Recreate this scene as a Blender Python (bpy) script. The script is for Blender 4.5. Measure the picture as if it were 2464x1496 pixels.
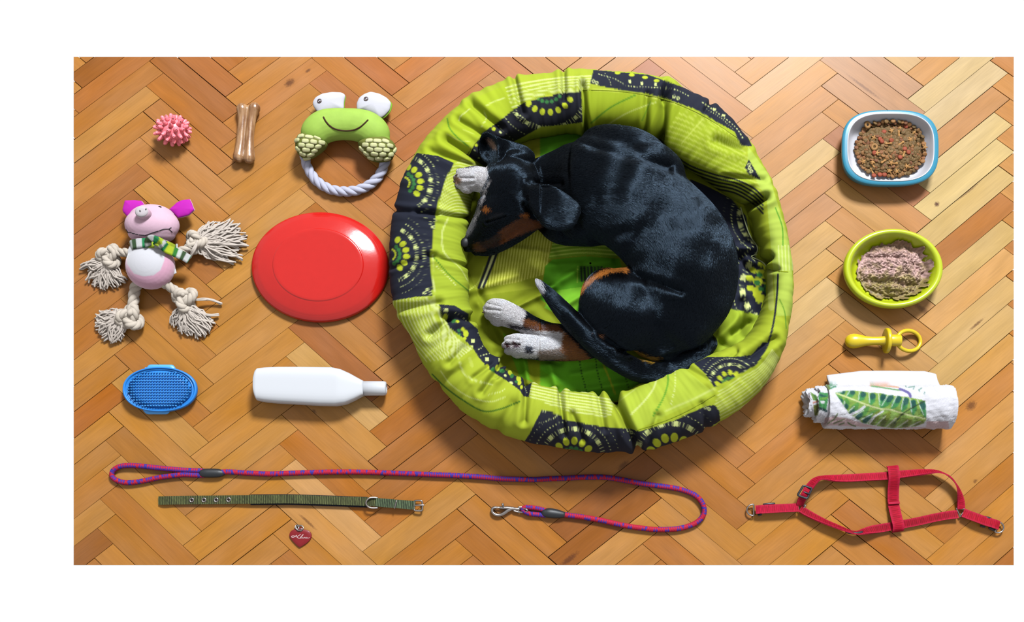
import bpy, math, random
import numpy as np
from mathutils import Vector, Matrix, noise as mnoise
from mathutils.bvhtree import BVHTree

# ------------------------------------------------------------------ scene reset
for _o in list(bpy.data.objects):
    bpy.data.objects.remove(_o, do_unlink=True)
scene = bpy.context.scene
COL = scene.collection

# ------------------------------------------------------------------ camera, light, exposure
S = 0.00085                      # metres per photograph pixel on the floor
F = 2700.0                       # focal length in pixels of the 2464 px wide frame
CX, CY = 1308.0, 748.0           # principal point (the centre of the photographed area)
TH = math.radians(11.0)          # the camera leans a little, looking from the near (lower) side
DIST = F * S
CAM = np.array([0.0, -DIST * math.sin(TH), DIST * math.cos(TH)])

cam_data = bpy.data.cameras.new('camera')
cam_data.sensor_fit = 'HORIZONTAL'
cam_data.sensor_width = 36.0
cam_data.lens = 36.0 * F / 2464.0
cam_data.shift_x = (1232.0 - CX) / 2464.0
cam_data.shift_y = 0.0
cam_data.clip_start = 0.05
cam_data.clip_end = 50.0
cam = bpy.data.objects.new('camera', cam_data)
COL.objects.link(cam)
cam.location = CAM
cam.rotation_euler = (TH, 0, 0)
scene.camera = cam

world = bpy.data.worlds.new('white_room_light')
scene.world = world
world.use_nodes = True
_bg = world.node_tree.nodes['Background']
_bg.inputs['Color'].default_value = (1.0, 1.0, 1.0, 1.0)
_bg.inputs['Strength'].default_value = 1.02


def area_light(name, loc, target, sx, sy, power, color):
    d = bpy.data.lights.new(name, 'AREA')
    d.shape = 'RECTANGLE'
    d.size, d.size_y = sx, sy
    d.energy = power
    d.color = color
    o = bpy.data.objects.new(name, d)
    COL.objects.link(o)
    o.location = loc
    o.rotation_euler = (Vector(target) - Vector(loc)).to_track_quat('-Z', 'Y').to_euler()
    return o


# daylight through a tall window beyond the upper right of the picture
area_light('window_daylight', (1.35, 4.1, 5.0), (0.0, 0.0, 0.0), 1.45, 1.15, 1650.0, (0.93, 0.97, 1.0))
LIT = 3.45                       # display level of a white floor card at the middle

scene.view_settings.view_transform = 'Standard'
scene.view_settings.look = 'None'
scene.view_settings.exposure = 0.0
scene.view_settings.gamma = 1.0
scene.view_settings.use_curve_mapping = False

# ------------------------------------------------------------------ helpers
_ct, _st = math.cos(TH), math.sin(TH)


def P(px, py, h=0.0):
    """world point on the horizontal plane h (in pixels of height) seen at a pixel of the frame"""
    px = np.asarray(px, float); py = np.asarray(py, float)
    z = np.asarray(h, float) * S
    dx = (px - CX) / F
    dy = -(py - CY) / F
    wy = dy * _ct + _st
    wz = dy * _st - _ct
    t = (z - CAM[2]) / wz
    return np.stack(np.broadcast_arrays(CAM[0] + dx * t, CAM[1] + wy * t, z), -1)


def proj(v):
    """frame pixel of world points"""
    v = np.asarray(v, float) - CAM
    xc = v[..., 0]
    yc = v[..., 1] * _ct + v[..., 2] * _st
    zc = -v[..., 1] * _st + v[..., 2] * _ct
    return CX - F * xc / zc, CY + F * yc / zc


def W(v, ref=0.0):
    """(px, py, h) points to world: the plan is taken at height ref, walls stay upright"""
    v = np.asarray(v, float)
    w = P(v[..., 0], v[..., 1], ref)
    w[..., 2] = v[..., 2] * S
    return w


def s2l(c):
    c = np.asarray(c, float) / 255.0
    return np.where(c <= 0.04045, c / 12.92, ((c + 0.055) / 1.055) ** 2.4)


def alb(c):
    """surface colour from a 0-255 display colour under the room's light"""
    return np.clip(s2l(c) / LIT, 0.0008, 0.95)


_OFF = {}


def thing(name, label, cat, px, py, group=None):
    o = bpy.data.objects.new(name, None)
    o.empty_display_size = 0.02
    COL.objects.link(o)
    loc = P(px, py, 0)
    o.location = loc
    _OFF[o.name] = np.array(loc)
    o['label'] = label
    o['category'] = cat
    if group:
        o['group'] = group
    return o


def mesh_from(name, v, f):
    me = bpy.data.meshes.new(name)
    v = np.asarray(v, np.float32)
    if isinstance(f, np.ndarray):
        n, k = f.shape
        me.vertices.add(len(v))
        me.vertices.foreach_set('co', v.ravel())
        me.loops.add(n * k)
        me.loops.foreach_set('vertex_index', f.astype(np.int32).ravel())
        me.polygons.add(n)
        me.polygons.foreach_set('loop_start', (np.arange(n) * k).astype(np.int32))
        me.polygons.foreach_set('loop_total', np.full(n, k, np.int32))
        me.update(calc_edges=True)
    else:
        me.from_pydata([tuple(map(float, q)) for q in v], [], [tuple(map(int, q)) for q in f])
    me.validate()
    return me


def mk(name, v, f, m, parent=None, smooth=True, col=None, kind=None, label=None):
    """one mesh object from world coordinates"""
    v = np.asarray(v, float)
    off = np.zeros(3)
    p = parent
    if parent is not None:
        off = _OFF[parent.name]
        vv = v - off
    else:
        off = np.array([v[:, 0].mean(), v[:, 1].mean(), 0.0])
        vv = v - off
    me = mesh_from(name, vv, f)
    me.polygons.foreach_set('use_smooth', [smooth] * len(me.polygons))
    if col is not None:
        a = me.color_attributes.new('paint', 'FLOAT_COLOR', 'POINT')
        c4 = np.ones((len(v), 4), np.float32)
        c4[:, :3] = col
        a.data.foreach_set('color', c4.ravel())
    me.materials.append(m)
    o = bpy.data.objects.new(name, me)
    COL.objects.link(o)
    if parent is not None:
        o.parent = parent
    else:
        o.location = off
    _OFF[o.name] = off
    if kind:
        o['kind'] = kind
    if label:
        o['label'] = label
    return o


def tag(o, label, cat, group=None, kind=None):
    o['label'] = label
    o['category'] = cat
    if group:
        o['group'] = group
    if kind:
        o['kind'] = kind
    return o


def join(parts):
    V, Fc, n = [], [], 0
    for v, f in parts:
        V.append(np.asarray(v, float))
        Fc += [tuple(i + n for i in q) for q in f]
        n += len(v)
    return np.concatenate(V), Fc


def smooth_path(pts, step=4.0, closed=False):
    """Catmull-Rom resample"""
    p = np.asarray(pts, float)
    n = len(p)
    out = []
    segs = n if closed else n - 1
    for i in range(segs):
        if closed:
            a, b, c, d = p[(i - 1) % n], p[i], p[(i + 1) % n], p[(i + 2) % n]
        else:
            b, c = p[i], p[i + 1]
            a = p[i - 1] if i > 0 else 2 * b - c
            d = p[i + 2] if i + 2 < n else 2 * c - b
        k = max(1, int(math.ceil(np.linalg.norm((c - b)[:2]) / step)))
        for j in range(k):
            t = j / k
            out.append(0.5 * (2 * b + (c - a) * t + (2 * a - 5 * b + 4 * c - d) * t * t + (3 * b - a - 3 * c + d) * t ** 3))
    if not closed:
        out.append(p[-1])
    return np.array(out)


def frames(path, closed=False):
    n = len(path)
    if closed:
        t = np.roll(path, -1, 0) - np.roll(path, 1, 0)
    else:
        t = np.gradient(path, axis=0)
    t /= np.maximum(np.linalg.norm(t, axis=1, keepdims=True), 1e-9)
    up = np.array([0, 0, 1.0])
    nn = np.zeros_like(t)
    a = np.cross(up, t[0])
    if np.linalg.norm(a) < 1e-3:
        a = np.array([1.0, 0, 0])
    nn[0] = a / np.linalg.norm(a)
    for i in range(1, n):
        a = nn[i - 1] - t[i] * (nn[i - 1] @ t[i])
        nn[i] = a / max(np.linalg.norm(a), 1e-9)
    return t, nn, np.cross(t, nn)


def tube(path, r, seg=10, closed=False, flat=1.0, round_ends=True):
    """tube along (x, y, h) points; r a number or one per point; flat squeezes it upwards"""
    path = np.asarray(path, float)
    r = np.broadcast_to(np.asarray(r, float), (len(path),)).copy()
    if round_ends and not closed:
        d0 = path[0] - path[1]; d0 /= np.linalg.norm(d0) + 1e-9
        d1 = path[-1] - path[-2]; d1 /= np.linalg.norm(d1) + 1e-9
        k = [0.45, 0.8, 0.97]
        pre = [path[0] + d0 * r[0] * q for q in k[::-1]]
        post = [path[-1] + d1 * r[-1] * q for q in k]
        pr = [r[0] * math.sqrt(1 - q * q) for q in k[::-1]]
        po = [r[-1] * math.sqrt(1 - q * q) for q in k]
        path = np.concatenate([pre, path, post])
        r = np.concatenate([pr, r, po])
    t, a, b = frames(path, closed)
    n = len(path)
    th = np.linspace(0, 2 * math.pi, seg, endpoint=False)
    off = a[:, None, :] * np.cos(th)[None, :, None] + b[:, None, :] * np.sin(th)[None, :, None]
    if flat != 1.0:
        off = off * np.array([1, 1, flat])
    v = path[:, None, :] + off * r[:, None, None]
    v = v.reshape(-1, 3)
    f = []
    for i in range(n if closed else n - 1):
        i2 = (i + 1) % n
        for j in range(seg):
            j2 = (j + 1) % seg
            f.append((i * seg + j, i * seg + j2, i2 * seg + j2, i2 * seg + j))
    if not closed:
        f.append(tuple(range(seg))[::-1])
        f.append(tuple((n - 1) * seg + j for j in range(seg)))
    return v, f


def ellipsoid(c, r, ang=0.0, nu=28, nv=16, tilt=None):
    u = np.linspace(0, 2 * math.pi, nu, endpoint=False)
    w = np.linspace(-math.pi / 2, math.pi / 2, nv + 1)[1:-1]
    x = np.cos(w)[:, None] * np.cos(u)[None] * r[0]
    y = np.cos(w)[:, None] * np.sin(u)[None] * r[1]
    z = np.sin(w)[:, None] * np.ones(nu)[None] * r[2]
    v = np.stack([x, y, z], -1).reshape(-1, 3)
    v = np.concatenate([v, [[0, 0, -r[2]], [0, 0, r[2]]]])
    ca, sa = math.cos(ang), math.sin(ang)
    v = np.stack([v[:, 0] * ca - v[:, 1] * sa, v[:, 0] * sa + v[:, 1] * ca, v[:, 2]], 1)
    if tilt is not None:
        v[:, 2] += v[:, 0] * tilt[0] + v[:, 1] * tilt[1]
    v = v + np.array(c, float)
    f = []
    m = nv - 1
    for i in range(m - 1):
        for j in range(nu):
            j2 = (j + 1) % nu
            f.append((i * nu + j, (i + 1) * nu + j, (i + 1) * nu + j2, i * nu + j2))
    s, n = m * nu, m * nu + 1
    for j in range(nu):
        j2 = (j + 1) % nu
        f.append((s, j, j2))
        f.append((n, (m - 1) * nu + j2, (m - 1) * nu + j))
    return v, f


def resample(poly, n):
    p = np.asarray(poly, float)
    q = np.concatenate([p, p[:1]])
    d = np.concatenate([[0], np.cumsum(np.linalg.norm(np.diff(q, axis=0), axis=1))])
    t = np.linspace(0, d[-1], n, endpoint=False)
    return np.stack([np.interp(t, d, q[:, k]) for k in range(p.shape[1])], 1)


def soften(p, it=2):
    for _ in range(it):
        p = (np.roll(p, 1, 0) + 2 * p + np.roll(p, -1, 0)) / 4
    return p


def pillow(poly, h0, hbot, htop, n=72, rings=10, c=None, pw=0.5, soft=2):
    """padded shape: a seam outline at height h0 bulging up to h0+htop and down to h0-hbot"""
    o = soften(resample(poly, n), soft)
    c = o.mean(0) if c is None else np.array(c, float)
    V, f = [], []
    rr = [math.sin(k / rings * math.pi / 2) for k in range(rings, 0, -1)]
    for s in rr:
        hh = h0 + htop * (1 - s * s) ** pw
        V.append(np.column_stack([c + (o - c) * s, np.full(n, hh)]))
    for s in rr[1:]:
        hh = h0 - hbot * (1 - s * s) ** pw
        V.append(np.column_stack([c + (o - c) * s, np.full(n, hh)]))
    V = np.concatenate(V)
    top = len(V)
    V = np.concatenate([V, [[c[0], c[1], h0 + htop], [c[0], c[1], h0 - hbot]]])
    area = 0.5 * np.sum(o[:, 0] * np.roll(o[:, 1], -1) - o[:, 1] * np.roll(o[:, 0], -1))
    def ring(i):
        return [i * n + j for j in range(n)]
    idx_top = [ring(i) for i in range(rings)]
    idx_bot = [ring(0)] + [ring(rings + i) for i in range(rings - 1)]
    for L, up in ((idx_top, True), (idx_bot, False)):
        for i in range(rings - 1):
            for j in range(n):
                j2 = (j + 1) % n
                q = (L[i][j], L[i][j2], L[i + 1][j2], L[i + 1][j])
                f.append(q if (up == (area < 0)) else q[::-1])
        k = top if up else top + 1
        for j in range(n):
            q = (L[-1][j], L[-1][(j + 1) % n], k)
            f.append(q if (up == (area < 0)) else q[::-1])
    return V, f


def lathe(profile, n=72, sx=1.0, sy=1.0, c=(0, 0), expo=2.0, close=True):
    """turned bowl shape: profile of (radius, height), superellipse plan"""
    a = np.linspace(0, 2 * math.pi, n, endpoint=False)
    ca, sa = np.cos(a), np.sin(a)
    k = (np.abs(ca) ** expo + np.abs(sa) ** expo) ** (-1 / expo)
    V = []
    for r, h in profile:
        V.append(np.stack([c[0] + sx * r * k * ca, c[1] + sy * r * k * sa, np.full(n, h)], 1))
    V = np.concatenate(V)
    f = []
    m = len(profile)
    for i in range(m - 1):
        for j in range(n):
            j2 = (j + 1) % n
            f.append((i * n + j, (i + 1) * n + j, (i + 1) * n + j2, i * n + j2))
    if close:
        f.append(tuple(range(n)))
        f.append(tuple((m - 1) * n + j for j in range(n))[::-1])
    return V, f


def loft(sections):
    """closed rings of equal count -> skin with caps"""
    m, n = len(sections), len(sections[0])
    V = np.concatenate([np.asarray(s, float) for s in sections])
    f = []
    for i in range(m - 1):
        for j in range(n):
            j2 = (j + 1) % n
            f.append((i * n + j, i * n + j2, (i + 1) * n + j2, (i + 1) * n + j))
    f.append(tuple(range(n))[::-1])
    f.append(tuple((m - 1) * n + j for j in range(n)))
    return V, f


def band(path, width, thick, twist=0.0, step=4.0, ends=True):
    """webbing: flat rectangular strip along (x, y, h); twist in degrees (0 lies flat, 90 stands on edge)"""
    pts = np.asarray(path, float)
    tw = np.broadcast_to(np.asarray(twist, float), (len(pts),))
    wd = np.broadcast_to(np.asarray(width, float), (len(pts),))
    q = smooth_path(np.column_stack([pts, tw, wd]), step)
    p, tw, wd = q[:, :3], np.radians(q[:, 3]), q[:, 4]
    t = np.gradient(p, axis=0)
    t /= np.linalg.norm(t, axis=1, keepdims=True)
    side = np.cross([0, 0, 1.0], t)
    side /= np.linalg.norm(side, axis=1, keepdims=True) + 1e-9
    up = np.cross(t, side)
    a = side * np.cos(tw)[:, None] + up * np.sin(tw)[:, None]
    b = np.cross(t, a)
    prof = [(-1, -1), (-0.5, -1), (0, -1), (0.5, -1), (1, -1), (1, 1), (0.5, 1), (0, 1), (-0.5, 1), (-1, 1)]
    V = np.stack([p + a * (wd / 2)[:, None] * x + b * (thick / 2) * y for x, y in prof], 1)
    dist = np.concatenate([[0], np.cumsum(np.linalg.norm(np.diff(p, axis=0), axis=1))])
    v, f = loft(list(V))
    return v, f, np.repeat(dist, len(prof)), np.tile([x for x, y in prof], len(p))


def rope(path, R, pitch, strands=3, sr=None, seg=8, step=3.0, phase=0.0):
    p = smooth_path(path, step)
    t, a, b = frames(p)
    d = np.concatenate([[0], np.cumsum(np.linalg.norm(np.diff(p, axis=0), axis=1))])
    sr = R * 0.56 if sr is None else sr
    out = []
    for k in range(strands):
        th = -2 * math.pi * d / pitch + 2 * math.pi * k / strands + phase
        q = p + (a * np.cos(th)[:, None] + b * np.sin(th)[:, None]) * (R - sr)
        out.append(tube(q, sr, seg))
    return join(out)


def blob(prims, ref, voxel=2.5, smooth_it=6):
    """overlapping solids fused to one continuous skin; prims in (px, py, h); returns world verts, faces"""
    v, f = join(prims)
    # the picture's y axis points down: flip faces so normals point outwards in the world
    me = mesh_from('tmp', W(v, ref), [q[::-1] for q in f])
    o = bpy.data.objects.new('tmp', me)
    COL.objects.link(o)
    m = o.modifiers.new('r', 'REMESH'); m.mode = 'VOXEL'; m.voxel_size = voxel * S; m.use_smooth_shade = True
    if smooth_it:
        s = o.modifiers.new('s', 'SMOOTH'); s.factor = 0.5; s.iterations = smooth_it
    dg = bpy.context.evaluated_depsgraph_get()
    ev = o.evaluated_get(dg)
    m2 = ev.to_mesh()
    n = len(m2.vertices)
    vv = np.empty(n * 3, np.float32); m2.vertices.foreach_get('co', vv)
    ff = [tuple(p.vertices) for p in m2.polygons]
    ev.to_mesh_clear()
    bpy.data.objects.remove(o, do_unlink=True)
    bpy.data.meshes.remove(me)
    fa = np.array([q if len(q) == 4 else (q[0], q[1], q[2], q[2]) for q in ff])
    if all(len(q) == 4 for q in ff):
        return vv.reshape(-1, 3).astype(float), fa
    return vv.reshape(-1, 3).astype(float), ff


def bvh(v, f):
    return BVHTree.FromPolygons([tuple(q) for q in np.asarray(v, float)], [tuple(map(int, q)) for q in f])


def hit(tree, px, py):
    """world point where the line of sight at a pixel meets a surface"""
    d = P(px, py, 0) - CAM
    h = tree.ray_cast(Vector(CAM), Vector(d).normalized())
    return (np.array(h[0]), np.array(h[1])) if h[0] is not None else (None, None)


def noise_sum(p, scale, seed, octaves=3, waves=10):
    """smooth pseudo noise in about -1..1 from sums of sines (p in any unit)"""
    r = np.random.RandomState(seed)
    out = np.zeros(len(p))
    amp, tot = 1.0, 0.0
    for o in range(octaves):
        for _ in range(waves):
            d = r.normal(size=p.shape[1]); d /= np.linalg.norm(d)
            k = 2 * math.pi / (scale / 2 ** o) * r.uniform(0.6, 1.4)
            out += amp * np.sin(p @ d * k + r.uniform(0, 6.28)) / math.sqrt(waves)
        tot += amp
        amp *= 0.5
    return out / tot


# ------------------------------------------------------------------ painter for woven prints and coats
class Canvas:
    """a flat print, drawn with vector shapes, that is then taken up by the vertices of a mesh"""
    def __init__(s, x0, y0, x1, y1, base):
        s.x0, s.y0 = x0, y0
        s.X, s.Y = np.meshgrid(np.arange(x0, x1), np.arange(y0, y1))
        s.img = np.empty(s.X.shape + (3,))
        s.img[:] = base

    def _win(s, x0, y0, x1, y1):
        h, w = s.X.shape
        a = int(max(0, math.floor(y0 - s.y0 - 2))); b = int(min(h, math.ceil(y1 - s.y0 + 3)))
        c = int(max(0, math.floor(x0 - s.x0 - 2))); d = int(min(w, math.ceil(x1 - s.x0 + 3)))
        return (slice(a, b), slice(c, d)) if b > a and d > c else None

    def mask_poly(s, pts):
        m = np.zeros(s.X.shape, bool)
        p = np.asarray(pts, float)
        w = s._win(p[:, 0].min(), p[:, 1].min(), p[:, 0].max(), p[:, 1].max())
        if w is None:
            return m
        X, Y = s.X[w], s.Y[w]
        ins = np.zeros(X.shape, bool)
        n = len(p)
        for i in range(n):
            x1, y1 = p[i]; x2, y2 = p[(i + 1) % n]
            if y1 == y2:
                continue
            c = ((y1 > Y) != (y2 > Y)) & (X < (x2 - x1) * (Y - y1) / (y2 - y1) + x1)
            ins ^= c
        m[w] = ins
        return m

    def poly(s, pts, col, clip=None, feather=0):
        m = s.mask_poly(pts)
        if clip is not None:
            m &= clip
        if feather:
            a = m.astype(float)
            for _ in range(feather):
                a[1:-1, 1:-1] = (a[1:-1, 1:-1] * 4 + a[:-2, 1:-1] + a[2:, 1:-1] + a[1:-1, :-2] + a[1:-1, 2:]) / 8
            s.img += (np.array(col, float) - s.img) * a[..., None]
        else:
            s.img[m] = col
        return m

    def disc(s, cx, cy, r, col, ry=None, ang=0.0, clip=None):
        ry = r if ry is None else ry
        k = max(r, ry)
        w = s._win(cx - k, cy - k, cx + k, cy + k)
        if w is None:
            return
        dx, dy = s.X[w] - cx, s.Y[w] - cy
        ca, sa = math.cos(ang), math.sin(ang)
        u, v = dx * ca + dy * sa, -dx * sa + dy * ca
        d = np.sqrt((u / r) ** 2 + (v / ry) ** 2)
        a = np.clip((1 - d) * min(r, ry) + 0.5, 0, 1)
        if clip is not None:
            a = a * clip[w]
        s.img[w] += (np.array(col, float) - s.img[w]) * a[..., None]

    def line(s, pts, wd, col, clip=None, dash=None, alpha=1.0):
        p = smooth_path(np.asarray(pts, float), 5.0) if len(pts) > 2 else np.asarray(pts, float)
        acc = 0.0
        for (x1, y1), (x2, y2) in zip(p[:-1], p[1:]):
            L = math.hypot(x2 - x1, y2 - y1)
            if dash:
                k = max(1, int(L / 1.5))
                for j in range(k):
                    t = (j + .5) / k
                    if ((acc + t * L) % dash[0]) < dash[1]:
                        s.disc(x1 + (x2 - x1) * t, y1 + (y2 - y1) * t, wd / 2, col, clip=clip)
                acc += L
                continue
            w = s._win(min(x1, x2) - wd, min(y1, y2) - wd, max(x1, x2) + wd, max(y1, y2) + wd)
            if w is None or L < 1e-6:
                continue
            X, Y = s.X[w], s.Y[w]
            t = np.clip(((X - x1) * (x2 - x1) + (Y - y1) * (y2 - y1)) / (L * L), 0, 1)
            d = np.hypot(X - x1 - t * (x2 - x1), Y - y1 - t * (y2 - y1))
            a = np.clip(wd / 2 - d + 0.5, 0, 1) * alpha
            if clip is not None:
                a = a * clip[w]
            s.img[w] += (np.array(col, float) - s.img[w]) * a[..., None]

    def sample(s, px, py):
        h, w = s.X.shape
        x = np.clip(px - s.x0, 0, w - 1.001); y = np.clip(py - s.y0, 0, h - 1.001)
        i, j = y.astype(int), x.astype(int)
        fy, fx = (y - i)[:, None], (x - j)[:, None]
        I = s.img
        return (I[i, j] * (1 - fx) + I[i, j + 1] * fx) * (1 - fy) + (I[i + 1, j] * (1 - fx) + I[i + 1, j + 1] * fx) * fy


# ------------------------------------------------------------------ materials
def new_mat(name, rough=0.6, spec=0.3):
    m = bpy.data.materials.new(name)
    m.use_nodes = True
    nt = m.node_tree
    b = nt.nodes['Principled BSDF']
    b.inputs['Roughness'].default_value = rough
    b.inputs['Specular IOR Level'].default_value = spec
    return m, nt, b


def add_bump(nt, b, scale, strength, dist=0.001, detail=3.0, kind='noise', stretch=None):
    tc = nt.nodes.new('ShaderNodeTexCoord')
    src = tc.outputs['Object']
    if stretch:
        mp = nt.nodes.new('ShaderNodeMapping')
        mp.inputs['Scale'].default_value = stretch
        nt.links.new(src, mp.inputs['Vector'])
        src = mp.outputs['Vector']
    if kind == 'noise':
        t = nt.nodes.new('ShaderNodeTexNoise')
        t.inputs['Detail'].default_value = detail
    else:
        t = nt.nodes.new('ShaderNodeTexVoronoi')
    t.inputs['Scale'].default_value = scale
    nt.links.new(src, t.inputs['Vector'])
    bp = nt.nodes.new('ShaderNodeBump')
    bp.inputs['Strength'].default_value = strength
    bp.inputs['Distance'].default_value = dist
    nt.links.new(t.outputs[0], bp.inputs['Height'])
    nt.links.new(bp.outputs['Normal'], b.inputs['Normal'])
    return t


def flat_mat(name, col, rough=0.6, spec=0.3, bump=None, metal=0.0, coat=0.0, var=0.0, varscale=60, sss=0.0):
    """plain colour (0-255 display) with a little procedural variation and relief"""
    m, nt, b = new_mat(name, rough, spec)
    c = tuple(alb(col)) + (1,)
    b.inputs['Metallic'].default_value = metal
    b.inputs['Coat Weight'].default_value = coat
    tc = nt.nodes.new('ShaderNodeTexCoord')
    n = nt.nodes.new('ShaderNodeTexNoise')
    n.inputs['Scale'].default_value = varscale
    n.inputs['Detail'].default_value = 4
    nt.links.new(tc.outputs['Object'], n.inputs['Vector'])
    mr = nt.nodes.new('ShaderNodeMapRange')
    mr.inputs['From Min'].default_value = 0.3
    mr.inputs['From Max'].default_value = 0.7
    mr.inputs['To Min'].default_value = 1 - var
    mr.inputs['To Max'].default_value = 1 + var
    nt.links.new(n.outputs[0], mr.inputs['Value'])
    vm = nt.nodes.new('ShaderNodeVectorMath'); vm.operation = 'SCALE'
    vm.inputs[0].default_value = c[:3]
    nt.links.new(mr.outputs[0], vm.inputs['Scale'])
    nt.links.new(vm.outputs[0], b.inputs['Base Color'])
    if bump:
        add_bump(nt, b, *bump)
    if sss:
        b.inputs['Subsurface Weight'].default_value = sss
        b.inputs['Subsurface Radius'].default_value = (0.004, 0.002, 0.002)
        b.inputs['Subsurface Scale'].default_value = 1.0
    return m


def paint_mat(name, rough=0.8, spec=0.15, bump=None, sheen=0.0):
    """colour from the woven or dyed print stored on the vertices"""
    m, nt, b = new_mat(name, rough, spec)
    a = nt.nodes.new('ShaderNodeAttribute')
    a.attribute_name = 'paint'
    nt.links.new(a.outputs['Color'], b.inputs['Base Color'])
    if bump:
        add_bump(nt, b, *bump)
    if sheen:
        b.inputs['Sheen Weight'].default_value = sheen
    return m
# ------------------------------------------------------------------ parquet floor
HOM = np.array([[34.8498362, 43.4770314, 346.849602], [30.0958407, -30.3995197, 203.454268], [-0.00328595822, 0.00172191556, 1.0]])
POL = np.array([[0.4347, 2.0599], [11.7227, 5.0741], [-1.3237, 8.7964], [-0.715, -2.8039], [1.8335, -1.7497], [0.0935, -0.4019], [-11.9543, -7.3188], [1.9406, -10.664], [-5.6057, 0.2858], [0.7955, -4.5205]])


def lattice(u, v):
    """pixel of a parquet lattice point (u, v count plank widths along the two plank directions)"""
    q = np.stack([np.asarray(u, float), np.asarray(v, float), np.ones(np.shape(u))], -1) @ HOM.T
    p = q[..., :2] / q[..., 2:]
    x = np.clip((p[..., 0] - 1308) / 1000, -1.25, 1.25); y = np.clip((p[..., 1] - 748) / 600, -1.15, 1.15)
    B = np.stack([np.ones_like(x), x, y, x * x, x * y, y * y, x ** 3, x * x * y, x * y * y, y ** 3], -1)
    return p + B @ POL


FX0, FY0, FX1, FY1 = 177.0, 136.3, 2439.5, 1359.5     # the stretch of floor that the photograph shows


def clip_rect(p):
    for ax, lim, sg in ((0, FX0, 1), (0, FX1, -1), (1, FY0, 1), (1, FY1, -1)):
        out = []
        n = len(p)
        for i in range(n):
            a, b = p[i], p[(i + 1) % n]
            da, db = sg * (a[ax] - lim), sg * (b[ax] - lim)
            if da >= 0:
                out.append(a)
            if (da >= 0) != (db >= 0):
                t = da / (da - db)
                out.append((a[0] + (b[0] - a[0]) * t, a[1] + (b[1] - a[1]) * t))
        p = out
        if len(p) < 3:
            return []
    return p


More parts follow.
